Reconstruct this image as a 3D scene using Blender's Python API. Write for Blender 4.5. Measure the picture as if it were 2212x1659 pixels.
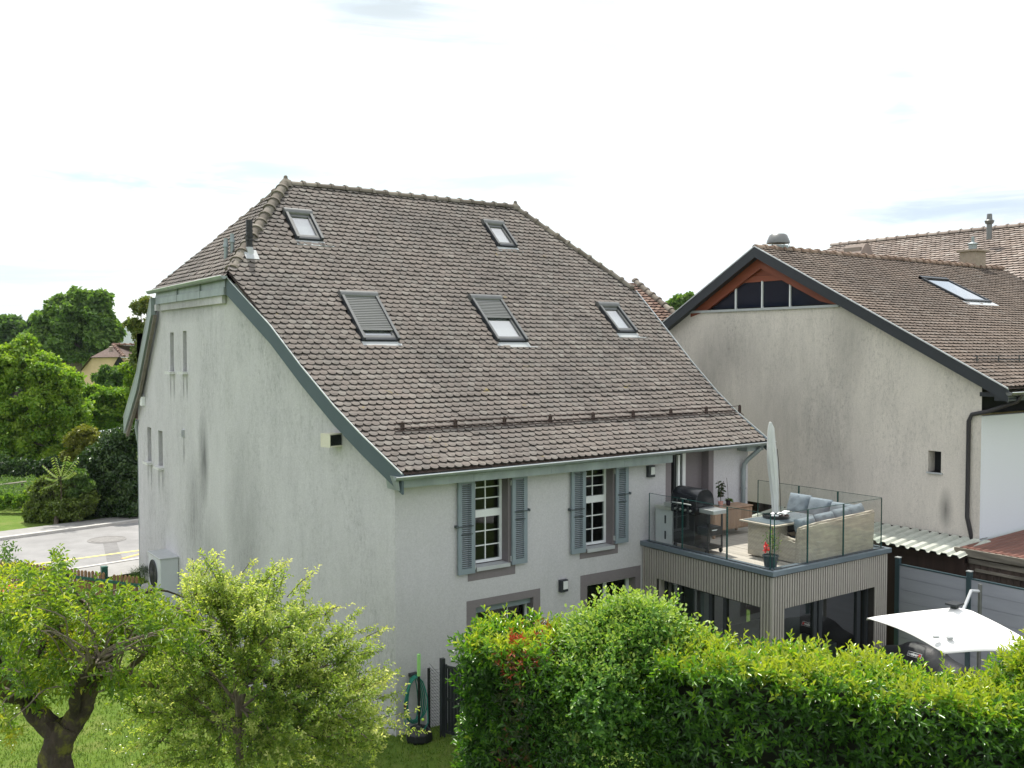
import bpy, bmesh, math, random
import numpy as np
from mathutils import Vector, Matrix
for o in list(bpy.data.objects): bpy.data.objects.remove(o)
S = bpy.context.scene; COL = S.collection
# ------------------------------------------------------------------ camera
FPX = 2057.0; PITCH = math.atan((829.5-755.0)/FPX); YAW = math.radians(-35.3); CAMZ = 7.3
cd = bpy.data.cameras.new('camera'); cam = bpy.data.objects.new('camera', cd); COL.objects.link(cam)
cd.sensor_width = 36; cd.lens = 36*FPX/2212.0; cd.clip_end = 20000; cd.clip_start = .1
cam.location = (0, 0, CAMZ); cam.rotation_euler = (math.pi/2-PITCH, 0, YAW); S.camera = cam
# ------------------------------------------------------------------ exposure, world, sun
S.view_settings.view_transform = 'Standard'; S.view_settings.look = 'None'
S.view_settings.gamma = 1; S.view_settings.exposure = 0.3
SUN = Vector((0.10, 0.40, 0.91)).normalized()
W = bpy.data.worlds.new('World'); S.world = W; W.use_nodes = True
nt = W.node_tree; nt.nodes.clear()
def N(t, kind, **kw):
    n = t.nodes.new(kind)
    for k, v in kw.items(): setattr(n, k, v)
    return n
out = N(nt, 'ShaderNodeOutputWorld'); bg = N(nt, 'ShaderNodeBackground'); bg.inputs[1].default_value = .094
sky = N(nt, 'ShaderNodeTexSky', sky_type='NISHITA', sun_disc=False)
sky.sun_elevation = math.asin(SUN.z); sky.sun_rotation = math.atan2(SUN.x, SUN.y)
tc = N(nt, 'ShaderNodeTexCoord'); mp = N(nt, 'ShaderNodeMapping'); mp.inputs['Scale'].default_value = (1, 1, 4.5)
mp.inputs['Location'].default_value = (.35, .1, .3)
nz = N(nt, 'ShaderNodeTexNoise'); nz.inputs['Scale'].default_value = 2.1; nz.inputs['Detail'].default_value = 7; nz.inputs['Roughness'].default_value = .55
nz.inputs['Distortion'].default_value = .35
rp = N(nt, 'ShaderNodeValToRGB'); rp.color_ramp.elements[0].position = .38; rp.color_ramp.elements[1].position = .47
rp.color_ramp.elements[0].color = (.45, .45, .45, 1)
skm = N(nt, 'ShaderNodeMixRGB', blend_type='MULTIPLY'); skm.inputs[0].default_value = 1; skm.inputs[2].default_value = (2.2, 2.1, 1.7, 1)
mx = N(nt, 'ShaderNodeMixRGB'); mx.inputs[2].default_value = (11.6, 11.8, 12.1, 1)
L = nt.links.new
L(tc.outputs['Generated'], mp.inputs[0]); L(mp.outputs[0], nz.inputs[0]); L(nz.outputs[0], rp.inputs[0]); L(rp.outputs[0], mx.inputs[0])
L(sky.outputs[0], skm.inputs[1]); L(skm.outputs[0], mx.inputs[1])
def mth(op, a, b=None, c=None):
    n = N(nt, 'ShaderNodeMath', operation=op)
    for k, v in enumerate((a, b, c)):
        if v is None: continue
        if isinstance(v, (int, float)): n.inputs[k].default_value = v
        else: L(v, n.inputs[k])
    return n.outputs[0]
sp_ = N(nt, 'ShaderNodeSeparateXYZ'); L(tc.outputs['Generated'], sp_.inputs[0])
az = mth('ARCTAN2', sp_.outputs[0], sp_.outputs[1]); el = mth('ARCSINE', sp_.outputs[2])
mp2 = N(nt, 'ShaderNodeMapping'); mp2.inputs['Scale'].default_value = (1, 1, 6.5); n2 = N(nt, 'ShaderNodeTexNoise'); n2.inputs['Scale'].default_value = 6; n2.inputs['Detail'].default_value = 8; n2.inputs['Roughness'].default_value = .62
n2.inputs['Distortion'].default_value = .6; L(tc.outputs['Generated'], mp2.inputs[0]); L(mp2.outputs[0], n2.inputs[0])
cur = mx.outputs[0]
# thin parts of the cloud layer: azimuth, elevation, half widths, colour, strength (radians)
for a0, e0, wa, we, colr, stg in ((.24, .160, .16, .013, (5.8, 8.7, 9.0), .9), (.37, .178, .08, .014, (6.4, 8.9, 9.2), .8), (.62, .175, .24, .018, (7.2, 9.2, 9.4), .8), (.49, .335, .15, .045, (6.2, 6.9, 7.2), .9), (1.07, .135, .16, .030, (5.6, 6.8, 8.0), .95), (1.0, .236, .03, .06, (6.8, 8.0, 8.8), .8),
        (.13, .07, .22, .05, (6.9, 8.3, 9.2), .85)):
    d1 = mth('POWER', mth('MULTIPLY', mth('SUBTRACT', az, a0), 1/wa), 2.0); d2 = mth('POWER', mth('MULTIPLY', mth('SUBTRACT', el, e0), 1/we), 2.0)
    f0 = mth('SUBTRACT', 1.0, mth('SQRT', mth('ADD', d1, d2))); f1 = mth('ADD', f0, mth('MULTIPLY', mth('SUBTRACT', n2.outputs[0], .5), 3.2))
    cl = N(nt, 'ShaderNodeMapRange'); cl.interpolation_type = 'SMOOTHSTEP'; cl.inputs['From Min'].default_value = -.05; cl.inputs['From Max'].default_value = 1.15; cl.inputs['To Max'].default_value = stg; L(f1, cl.inputs[0])
    fade = N(nt, 'ShaderNodeMapRange'); fade.inputs['From Min'].default_value = -.8; fade.inputs['From Max'].default_value = .1; L(f0, fade.inputs[0])
    m3 = N(nt, 'ShaderNodeMixRGB'); m3.inputs[2].default_value = (*colr, 1); L(cur, m3.inputs[1]); L(mth('MULTIPLY', cl.outputs[0], fade.outputs[0]), m3.inputs[0]); cur = m3.outputs[0]
L(cur, bg.inputs[0]); L(bg.outputs[0], out.inputs[0])
sd = bpy.data.lights.new('sun', 'SUN'); sd.energy = 5.0; sd.angle = math.radians(.6); sd.color = (1, .95, .86)
so = bpy.data.objects.new('sun', sd); COL.objects.link(so); so.rotation_euler = SUN.to_track_quat('Z', 'Y').to_euler(); so.location = (0, 0, 60)
# ------------------------------------------------------------------ helpers
def ray(x, y):
    a = (x-1106)/FPX; b = -(y-829.5)/FPX; c, s = math.cos(PITCH), math.sin(PITCH)
    fw = c+b*s; up = -s+b*c
    return Vector((-math.sin(YAW)*fw+math.cos(YAW)*a, math.cos(YAW)*fw+math.sin(YAW)*a, up))
def px(x, y, X=None, Y=None, Z=None):      # where the sight line of a photo point meets a real plane
    r = ray(x, y)
    t = X/r.x if X is not None else Y/r.y if Y is not None else (Z-CAMZ)/r.z
    return Vector((0, 0, CAMZ))+r*t
def at(x, y, d): return Vector((0, 0, CAMZ))+ray(x, y)*d
def V(*a): return Vector(a)
class MB:
    def __init__(s): s.v = []; s.f = []; s.m = []
    def poly(s, pts, m=0):
        i = len(s.v); s.v += [tuple(p) for p in pts]; s.f.append(tuple(range(i, i+len(pts)))); s.m.append(m)
    def box(s, x0, x1, y0, y1, z0, z1, m=0): s.obox(V((x0+x1)/2, (y0+y1)/2, (z0+z1)/2), V((x1-x0)/2, 0, 0), V(0, (y1-y0)/2, 0), V(0, 0, (z1-z0)/2), m)
    def obox(s, c, a, b, n, m=0):
        i = len(s.v)
        for sz in (-1, 1):
            for sx, sy in ((-1, -1), (1, -1), (1, 1), (-1, 1)): s.v.append(tuple(c+a*sx+b*sy+n*sz))
        for f in ((3, 2, 1, 0), (4, 5, 6, 7), (0, 1, 5, 4), (1, 2, 6, 5), (2, 3, 7, 6), (3, 0, 4, 7)): s.f.append(tuple(i+k for k in f)); s.m.append(m)
    def bar(s, p, q, w, h, up=V(0, 0, 1), m=0):   # a bar from p to q
        p = Vector(p); q = Vector(q); d = q-p; a = d.normalized().cross(up)
        if a.length < 1e-4: a = V(1, 0, 0)
        a.normalize(); b = a.cross(d.normalized()).normalized()
        s.obox((p+q)/2, d/2, a*w/2, b*h/2, m)
    def prism(s, pts, off, m=0):                  # polygon extruded by the vector off
        pts = [Vector(p) for p in pts]; q = [p+off for p in pts]; n = len(pts); i = len(s.v)
        s.v += [tuple(p) for p in pts+q]
        s.f += [tuple(range(i+n-1, i-1, -1)), tuple(range(i+n, i+2*n))]+[(i+k, i+(k+1) % n, i+n+(k+1) % n, i+n+k) for k in range(n)]
        s.m += [m]*(n+2)
    def tube(s, pts, rad, n=8, m=0, cap=True):
        pts = [Vector(p) for p in pts]; i = len(s.v); k = len(pts)
        if not hasattr(rad, '__len__'): rad = [rad]*k
        t0 = (pts[1]-pts[0]).normalized(); ref = V(0, 0, 1) if abs(t0.z) < .9 else V(1, 0, 0)
        a = t0.cross(ref).normalized()
        for j, p in enumerate(pts):
            t = (pts[min(j+1, k-1)]-pts[max(j-1, 0)]).normalized()
            a = (a-t*a.dot(t)).normalized(); b = t.cross(a)
            for q in range(n):
                an = 2*math.pi*q/n; s.v.append(tuple(p+(a*math.cos(an)+b*math.sin(an))*rad[j]))
        for j in range(k-1):
            for q in range(n):
                s.f.append((i+j*n+q, i+j*n+(q+1) % n, i+(j+1)*n+(q+1) % n, i+(j+1)*n+q)); s.m.append(m)
        if cap:
            s.f.append(tuple(i+q for q in range(n))[::-1]); s.f.append(tuple(i+(k-1)*n+q for q in range(n))); s.m += [m, m]
    def lathe(s, c, prof, n=20, m=0):             # prof: (radius, z) pairs
        c = Vector(c); i = len(s.v); k = len(prof)
        for r, z in prof:
            for q in range(n):
                an = 2*math.pi*q/n; s.v.append((c.x+r*math.cos(an), c.y+r*math.sin(an), c.z+z))
        for j in range(k-1):
            for q in range(n): s.f.append((i+j*n+q, i+j*n+(q+1) % n, i+(j+1)*n+(q+1) % n, i+(j+1)*n+q)); s.m.append(m)
        s.f.append(tuple(i+q for q in range(n))[::-1]); s.f.append(tuple(i+(k-1)*n+q for q in range(n))); s.m += [m, m]
    def build(s, name, mats, parent=None, smooth=False, bevel=0, fn=None):
        me = bpy.data.meshes.new(name); o = bpy.data.objects.new(name, me); COL.objects.link(o)
        off = V(0, 0, 0)
        if parent is not None:
            o.parent = parent; r = parent
            while r.parent: r = r.parent
            off = Vector(r.get('_b', (0, 0, 0)))
        me.from_pydata([(x-off.x, y-off.y, z-off.z) for x, y, z in s.v], [], s.f)
        if not isinstance(mats, (list, tuple)): mats = [mats]
        for mm in mats: me.materials.append(mm)
        me.polygons.foreach_set('material_index', s.m)
        bm = bmesh.new(); bm.from_mesh(me)
        if fn: fn(bm, off)
        bmesh.ops.recalc_face_normals(bm, faces=bm.faces[:]); bm.to_mesh(me); bm.free()
        if smooth: me.polygons.foreach_set('use_smooth', [True]*len(me.polygons)); me.set_sharp_from_angle(angle=math.radians(40))
        if bevel:
            b = o.modifiers.new('bevel', 'BEVEL'); b.width = bevel; b.segments = 2; b.limit_method = 'ANGLE'
        me.update(); return o
def thing(name, label, cat, base=(0, 0, 0), group=None):
    o = bpy.data.objects.new(name, None); COL.objects.link(o); o.location = base; o['_b'] = tuple(base); o.empty_display_size = .3
    o['label'] = label; o['category'] = cat
    if group: o['group'] = group
    return o
GRP = {'laurel_hedge': 'clipped hedge blocks in the foreground', 'distant_tree': 'trees on the skyline', 'bright_tree': 'trees across the road', 'chimney': 'chimneys on the roofs behind', 'wire_fence': 'wire fences', 'rock': 'rocks at the house end', 'garden_bush': 'bushes beyond the road'}
def tag(o, label, cat, group=None, kind=None):
    if label: o['label'] = label; o['category'] = cat
    if group: o['group'] = group
    if kind: o['kind'] = kind
    return o
def copy_tree(o, parent=None):
    c = o.copy(); COL.objects.link(c)
    if parent: c.parent = parent
    for ch in list(o.children): copy_tree(ch, c)
    return c
# ------------------------------------------------------------------ materials
def pri(m): return next(n for n in m.node_tree.nodes if n.type == 'BSDF_PRINCIPLED')
def newmat(name, col=(.5, .5, .5), rough=.7, metal=0., spec=.4):
    m = bpy.data.materials.new(name); m.use_nodes = True; p = pri(m)
    p.inputs['Base Color'].default_value = (*col, 1); p.inputs['Roughness'].default_value = rough; p.inputs['Metallic'].default_value = metal
    p.inputs['Specular IOR Level'].default_value = spec
    return m
def noise(t, scale, detail=4, rough=.55, stretch=None, vec=None, loc=(0, 0, 0)):
    c = N(t, 'ShaderNodeTexCoord'); mpp = N(t, 'ShaderNodeMapping'); t.links.new(c.outputs['Object'], mpp.inputs[0])
    mpp.inputs['Location'].default_value = loc
    if stretch: mpp.inputs['Scale'].default_value = stretch
    n = N(t, 'ShaderNodeTexNoise'); n.inputs['Scale'].default_value = scale; n.inputs['Detail'].default_value = detail; n.inputs['Roughness'].default_value = rough
    t.links.new(mpp.outputs[0], n.inputs[0]); return n.outputs[0]
def ramp(t, fac, stops):
    r = N(t, 'ShaderNodeValToRGB'); e = r.color_ramp.elements
    while len(e) < len(stops): e.new(.5)
    for k, (p, c) in enumerate(stops):
        e[k].position = p; e[k].color = (*c, 1) if len(c) == 3 else c
    t.links.new(fac, r.inputs[0]); return r.outputs[0]
def mixc(t, fac, a, b, mode='MIX'):
    n = N(t, 'ShaderNodeMixRGB', blend_type=mode)
    for k, v in ((0, fac), (1, a), (2, b)):
        if isinstance(v, (int, float)): n.inputs[k].default_value = v
        elif isinstance(v, tuple): n.inputs[k].default_value = (*v, 1)
        else: t.links.new(v, n.inputs[k])
    return n.outputs[0]
def bump(m, h, strength=.3, dist=.02):
    t = m.node_tree; b = N(t, 'ShaderNodeBump'); b.inputs['Strength'].default_value = strength; b.inputs['Distance'].default_value = dist
    t.links.new(h, b.inputs['Height']); t.links.new(b.outputs[0], pri(m).inputs['Normal'])
def mat(name, col, rough=.7, var=.15, scale=6, metal=0., bs=0, bscale=60, bd=.01, stretch=None, spec=.4):
    m = newmat(name, col, rough, metal, spec); t = m.node_tree
    lo = tuple(c*(1-var) for c in col); hi = tuple(min(1, c*(1+var)) for c in col)
    c = ramp(t, noise(t, scale, 6, .6, stretch), [(.3, lo), (.7, hi)]); t.links.new(c, pri(m).inputs['Base Color'])
    if bs: bump(m, noise(t, bscale, 3, .6, stretch), bs, bd)
    return m
def render_wall(name, col, dirt, amt, spots=(), speck=.5, org=(12.5, 21)):
    m = newmat(name, col, .92, spec=.15); t = m.node_tree
    c = ramp(t, noise(t, 26, 5, .75), [(.3, tuple(x*.86 for x in col)), (.7, tuple(x*1.08 for x in col))])
    big = ramp(t, noise(t, .6, 7, .7, (1, 1, .4), loc=(3, 1, 7)), [(.40, (0, 0, 0)), (.62, (1, 1, 1))])
    streak = ramp(t, noise(t, 4.2, 9, .8, (1, 1, .22)), [(.40, (0, 0, 0)), (.70, (1, 1, 1))])
    sp = ramp(t, noise(t, 16, 8, .85, (1, 1, .45), loc=(9, 2, 4)), [(.50, (0, 0, 0)), (.62, (1, 1, 1))])
    f = mixc(t, 1, streak, ramp(t, big, [(0, (.25,)*3), (1, (1,)*3)]), 'MULTIPLY')
    c = mixc(t, mixc(t, 1, f, (amt,)*3, 'MULTIPLY'), c, dirt)
    c = mixc(t, mixc(t, 1, mixc(t, 1, sp, big, 'MULTIPLY'), (speck,)*3, 'MULTIPLY'), c, tuple(x*.6 for x in dirt))
    for (pos, rad, a) in spots:
        pos = (pos[0]-org[0], pos[1]-org[1], pos[2])          # dirt runs of their own on the render
        co = N(t, 'ShaderNodeTexCoord'); mpp = N(t, 'ShaderNodeMapping'); mpp.vector_type = 'TEXTURE'
        mpp.inputs['Location'].default_value = pos; mpp.inputs['Scale'].default_value = rad
        g = N(t, 'ShaderNodeTexGradient', gradient_type='SPHERICAL')
        t.links.new(co.outputs['Object'], mpp.inputs[0]); t.links.new(mpp.outputs[0], g.inputs[0])
        ff = mixc(t, 1, g.outputs[0], ramp(t, noise(t, 4.5, 6, .7, (1, 1, .25)), [(.3, (.6*a,)*3), (.7, (1.25*a,)*3)]), 'MULTIPLY')
        c = mixc(t, ff, c, tuple(x*.55 for x in dirt))
    t.links.new(c, pri(m).inputs['Base Color']); bump(m, noise(t, 45, 4, .7), .5, .012)
    return m
def tile_mat(name, stops, lichen=(.32, .31, .27), lam=.5, moss=0.):
    m = newmat(name, stops[0][1], .85, spec=.25); t = m.node_tree
    g = N(t, 'ShaderNodeNewGeometry')
    c = ramp(t, g.outputs['Random Per Island'], stops)
    big = ramp(t, noise(t, .5, 5, .65), [(.35, (.80, .80, .80)), (.7, (1.16, 1.12, 1.08))])
    c = mixc(t, 1, c, big, 'MULTIPLY')
    li = ramp(t, noise(t, 7, 8, .75), [(.52, (0, 0, 0)), (.7, (lam,)*3)])
    li = mixc(t, 1, li, ramp(t, noise(t, .35, 4, .6, loc=(5, 2, 1)), [(.4, (.2,)*3), (.62, (1,)*3)]), 'MULTIPLY')
    c = mixc(t, li, c, lichen)
    c = mixc(t, mixc(t, 1, ramp(t, noise(t, 90, 3, .7), [(.55, (0, 0, 0)), (.75, (.6,)*3)]), (.5,)*3, 'MULTIPLY'), c, (.06, .055, .05))
    if moss:
        mo = ramp(t, noise(t, 2.2, 6, .7, loc=(1, 8, 3)), [(.66, (0, 0, 0)), (.72, (moss,)*3)])
        c = mixc(t, mo, c, (.22, .17, .03))
    t.links.new(c, pri(m).inputs['Base Color']); bump(m, noise(t, 60, 4, .7), .5, .006)
    return m
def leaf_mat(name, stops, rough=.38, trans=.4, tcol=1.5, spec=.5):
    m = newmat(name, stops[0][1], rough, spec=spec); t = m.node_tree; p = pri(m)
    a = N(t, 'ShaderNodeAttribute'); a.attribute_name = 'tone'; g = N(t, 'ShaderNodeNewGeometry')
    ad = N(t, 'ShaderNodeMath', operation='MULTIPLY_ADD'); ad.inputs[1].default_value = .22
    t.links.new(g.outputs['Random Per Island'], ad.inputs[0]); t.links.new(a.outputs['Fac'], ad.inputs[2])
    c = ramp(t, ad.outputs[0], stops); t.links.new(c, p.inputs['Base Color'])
    tr = N(t, 'ShaderNodeBsdfTranslucent'); t.links.new(mixc(t, 1, c, (tcol*1.1, tcol*1.15, tcol*.5), 'MULTIPLY'), tr.inputs[0])
    ms = N(t, 'ShaderNodeMixShader'); ms.inputs[0].default_value = trans
    o = next(n for n in t.nodes if n.type == 'OUTPUT_MATERIAL')
    t.links.new(p.outputs[0], ms.inputs[1]); t.links.new(tr.outputs[0], ms.inputs[2]); t.links.new(ms.outputs[0], o.inputs[0])
    return m
def glass_mat(name, tint=(.93, .96, .95), rough=.0, ior=1.5, extra=0.):
    m = bpy.data.materials.new(name); m.use_nodes = True; t = m.node_tree; t.nodes.clear()
    o = N(t, 'ShaderNodeOutputMaterial'); a = N(t, 'ShaderNodeBsdfTransparent'); a.inputs[0].default_value = (*tint, 1)
    b = N(t, 'ShaderNodeBsdfGlossy'); b.inputs['Roughness'].default_value = rough; f = N(t, 'ShaderNodeLayerWeight'); f.inputs[0].default_value = .5
    ms = N(t, 'ShaderNodeMixShader'); pw = N(t, 'ShaderNodeMath', operation='POWER'); pw.inputs[1].default_value = 4.5
    ad = N(t, 'ShaderNodeMath', operation='MULTIPLY_ADD'); ad.inputs[1].default_value = .9-extra; ad.inputs[2].default_value = .06+extra; ad.use_clamp = True
    t.links.new(f.outputs['Facing'], pw.inputs[0]); t.links.new(pw.outputs[0], ad.inputs[0]); t.links.new(ad.outputs[0], ms.inputs[0])
    t.links.new(a.outputs[0], ms.inputs[1]); t.links.new(b.outputs[0], ms.inputs[2]); t.links.new(ms.outputs[0], o.inputs[0])
    return m
M = {}
drip = [((6.9, y_, z_-.28), (.3, .09, .45), .8) for y_, z_ in ((23.38, 6.7), (23.66, 6.7), (24.46, 6.68), (24.77, 6.68), (25.6, 4.15), (25.97, 4.15), (26.7, 4.17), (27.05, 4.17), (23.7, 5.1))]
M['wall'] = render_wall('gable_render', (.555, .55, .57), (.215, .22, .23), .42,
    [((6.9, 22.15, 4.75), (.5, .45, 1.3), .9), ((6.9, 21.6, 1.6), (.6, 1.3, 2.2), .6), ((7.2, 20.1, 3.2), (.6, .9, 3.0), .45), ((6.9, 22.9, 3.4), (.5, .8, 1.6), .5), ((6.9, 21.2, .6), (.8, 3, 1.4), .4), ((6.9, 23.5, 8.4), (.4, 3, .5), .6)]+drip)
M['facade'] = render_wall('facade_render', (.515, .508, .53), (.32, .34, .35), .3, (), .05)
M['barn'] = render_wall('barn_render', (.66, .615, .56), (.30, .29, .275), .4,
    [((22, 15.6, 7.4), (.5, .8, 1.6), .5), ((22, 15.9, 4.6), (.5, 1.3, 2.6), .38), ((22, 19.6, 7.3), (.5, 1.6, 1.2), .45), ((22, 17.5, 5.5), (.5, 2., 2.6), .38), ((22, 20.6, 6.2), (.5, 1., 1.6), .5), ((22, 12.75, 3.4), (.4, .22, .6), .9)], org=(28, 18.5))
M['white_wall'] = mat('white_render', (.66, .70, .75), .95, .04, 30, bs=.4, bscale=80)
M['cream'] = mat('cream_render', (.62, .47, .31), .9, .12, 1.2)
M['mauve'] = mat('mauve_paint', (.185, .165, .175), .8, .06, 20)
M['tile'] = tile_mat('weathered_clay_tiles', [(0, (.128, .114, .105)), (.3, (.145, .130, .120)), (.6, (.158, .139, .128)), (.85, (.145, .135, .126)), (1, (.19, .176, .163))], lam=.62, moss=.7)
M['tile2'] = tile_mat('brown_clay_tiles', [(0, (.13, .103, .086)), (.4, (.15, .12, .10)), (.8, (.165, .132, .112)), (1, (.19, .165, .145))], lam=.3)
M['tile3'] = tile_mat('pink_clay_tiles', [(0, (.21, .172, .15)), (.4, (.26, .215, .19)), (.8, (.29, .245, .22)), (1, (.33, .30, .275))], lam=.4)
M['tile4'] = tile_mat('red_clay_tiles', [(0, (.09, .052, .042)), (.5, (.14, .085, .065)), (1, (.2, .14, .11))], lam=.6)
M['ridge'] = tile_mat('mossy_ridge_tiles', [(0, (.12, .105, .088)), (.5, (.175, .155, .132)), (1, (.25, .23, .20))], (.07, .07, .04), .95, .3)
M['ridge2'] = tile_mat('brown_ridge_tiles', [(0, (.15, .10, .075)), (.5, (.21, .15, .115)), (1, (.27, .21, .17))], (.12, .10, .08), .5)
M['zinc'] = mat('patinated_zinc', (.255, .295, .305), .5, .18, 3, .35, bs=.1, bscale=8, stretch=(1, 1, .3))
M['zincd'] = mat('painted_zinc', (.075, .105, .122), .5, .06, 2, .2)
M['zincl'] = mat('bright_zinc_edge', (.62, .65, .66), .35, .1, 5, .6)
M['anth'] = mat('anthracite_metal', (.035, .04, .047), .42, .1, 5, .2)
M['anthl'] = mat('grey_metal_cover', (.16, .165, .165), .42, .1, 5, .5)
M['slat'] = mat('roller_slats', (.17, .175, .175), .45, .05, 5, .3)
M['black'] = mat('black_plastic', (.012, .013, .015), .4, .2, 10)
M['blackg'] = mat('black_enamel', (.008, .009, .012), .16, .1, 10)
M['shut'] = mat('shutter_paint', (.20, .245, .275), .55, .06, 4)
M['white'] = mat('white_paint', (.74, .76, .77), .45, .04, 6)
M['pvc'] = mat('white_window_frame', (.72, .75, .76), .35, .03, 6)
M['sill'] = mat('grey_sill', (.40, .42, .43), .4, .06, 6)
M['glass'] = glass_mat('window_glass', (.42, .47, .46), extra=-.03)
M['dglass'] = glass_mat('door_glass', (.5, .58, .57), extra=.20)
M['skyglass'] = glass_mat('skylight_glass', (.7, .75, .75), extra=.5)
M['clear'] = glass_mat('balustrade_glass', (.90, .935, .925), extra=.015)
M['gedge'] = mat('green_glass_edge', (.02, .07, .065), .2, .1, 5)
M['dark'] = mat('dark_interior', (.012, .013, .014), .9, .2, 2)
M['room'] = mat('room_surface', (.10, .10, .10), .8, .2, 1)
M['wood'] = mat('teak_wood', (.33, .22, .15), .6, .22, 5, bs=.2, bscale=20, stretch=(1, 1, .12))
M['deck'] = mat('weathered_deck', (.42, .38, .335), .75, .2, 6, bs=.3, bscale=30, stretch=(1, .08, 1))
M['clad'] = mat('composite_cladding', (.315, .295, .272), .7, .06, 8)
M['cladb'] = mat('cladding_groove', (.03, .028, .026), .9, .1, 8)
M['coping'] = mat('coping_metal', (.13, .165, .195), .38, .08, 2, .3)
M['rattan'] = None
M['cush'] = mat('grey_cushion', (.155, .19, .215), .95, .08, 6, bs=.5, bscale=5, bd=.03)
M['steel'] = mat('brushed_steel', (.55, .56, .56), .3, .08, 12, .7)
M['brown'] = mat('brown_varnish', (.20, .052, .022), .5, .18, 3, bs=.15, bscale=12, stretch=(1, .1, 1))
M['oldwood'] = mat('old_dark_wood', (.075, .055, .045), .9, .5, 5, bs=.8, bscale=18, bd=.02, stretch=(1, 1, .15))
M['oldwoodh'] = mat('old_grey_beam', (.15, .135, .11), .9, .5, 7, bs=.9, bscale=18, bd=.02, stretch=(1, .12, 1))
M['planks'] = mat('dark_brown_planks', (.032, .018, .014), .9, .4, 4, stretch=(1, 1, .1))
M['fence'] = mat('grey_composite_boards', (.27, .285, .33), .65, .07, 6, stretch=(1, .1, 1))
M['fpost'] = mat('fence_post_metal', (.05, .085, .10), .4, .06, 4, .3)
M['corr'] = mat('fibre_cement_sheet', (.41, .43, .38), .8, .16, 5, bs=.2, bscale=30)
M['rust'] = mat('rusty_sheet', (.17, .075, .055), .6, .35, 3.5, .2, stretch=(.2, 1, 1))
M['canvas'] = mat('white_canvas', (.83, .83, .82), .9, .02, 4)
M['cover'] = mat('grey_parasol_cover', (.50, .52, .52), .85, .07, 5, bs=.6, bscale=5, bd=.03, stretch=(1, 1, .4))
M['tarp'] = mat('black_cover_cloth', (.018, .02, .023), .55, .2, 4, bs=.5, bscale=5, bd=.03)
M['asphalt'] = mat('asphalt', (.25, .247, .245), .9, .14, 1.1, bs=.3, bscale=120)
M['asphaltd'] = mat('asphalt_patch', (.185, .182, .18), .9, .15, 3, bs=.3, bscale=120)
M['paving'] = mat('pavement_asphalt', (.28, .275, .265), .9, .12, 3, bs=.3, bscale=100)
M['kerb'] = mat('kerb_stone', (.46, .45, .43), .85, .15, 4)
M['yellow'] = mat('yellow_road_paint', (.80, .66, .20), .7, .1, 8)
M['orange'] = mat('ochre_road_paint', (.75, .48, .14), .7, .1, 8)
M['iron'] = mat('cast_iron', (.21, .205, .20), .6, .2, 10, .4)
M['concrete'] = mat('concrete', (.42, .42, .40), .9, .15, 4, bs=.2, bscale=30)
M['hp'] = mat('grey_heat_pump_paint', (.50, .53, .56), .4, .03, 3)
M['hpd'] = mat('dark_grille', (.03, .032, .035), .5, .2, 20)
M['picket'] = mat('brown_pickets', (.20, .115, .06), .85, .3, 6, stretch=(1, 1, .2))
M['gpost'] = mat('green_post_paint', (.015, .085, .065), .45, .1, 4)
M['hose'] = mat('green_hose', (.02, .20, .15), .45, .1, 20)
M['lime'] = mat('lime_plastic', (.32, .62, .22), .5, .05, 6)
M['ball'] = mat('tennis_ball_felt', (.45, .68, .10), .9, .1, 40)
M['red'] = mat('red_cloth', (.55, .05, .05), .7, .15, 5)
M['redl'] = mat('red_enamel', (.19, .018, .018), .4, .1, 5)
M['pink'] = mat('pink_ceramic', (.50, .27, .24), .5, .1, 10)
M['bark'] = mat('mossy_bark', (.045, .034, .027), .95, .5, 7, bs=1., bscale=14, bd=.05, stretch=(1, 1, .4))
M['barkl'] = mat('grey_bark', (.17, .14, .115), .95, .35, 9, bs=.8, bscale=20, bd=.03)
M['stem'] = mat('brown_stems', (.07, .055, .035), .9, .3, 8)
M['brick'] = mat('chimney_render', (.30, .25, .20), .9, .15, 8)
M['lens'] = mat('frosted_lamp_glass', (.62, .64, .64), .4, .03, 5)
def bark_moss():
    m = M['bark']; t = m.node_tree; p = pri(m); c0 = p.inputs['Base Color'].links[0].from_socket
    f = ramp(t, noise(t, 2.6, 6, .7, loc=(4, 4, 4)), [(.52, (0, 0, 0)), (.62, (.85,)*3)])
    t.links.new(mixc(t, f, c0, (.13, .13, .02)), p.inputs['Base Color'])
bark_moss()
def rattan():
    m = newmat('woven_rattan', (.4, .36, .3), .75); t = m.node_tree
    w = N(t, 'ShaderNodeTexWave', wave_type='BANDS', bands_direction='Z'); w.inputs['Scale'].default_value = 14; w.inputs['Distortion'].default_value = .6
    w2 = N(t, 'ShaderNodeTexWave', wave_type='BANDS', bands_direction='DIAGONAL'); w2.inputs['Scale'].default_value = 9
    co = N(t, 'ShaderNodeTexCoord')
    for q in (w, w2): t.links.new(co.outputs['Object'], q.inputs[0])
    h = mixc(t, .12, w.outputs[0], w2.outputs[0])
    c = ramp(t, h, [(.2, (.22, .19, .15)), (.55, (.48, .43, .355)), (.9, (.60, .55, .47))])
    c = mixc(t, 1, c, ramp(t, noise(t, 3, 5, .6, (1, 1, 6)), [(.35, (.8, .8, .82)), (.65, (1.12, 1.1, 1.05))]), 'MULTIPLY')
    t.links.new(c, pri(m).inputs['Base Color']); bump(m, h, .5, .01); return m
M['rattan'] = rattan()
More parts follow.
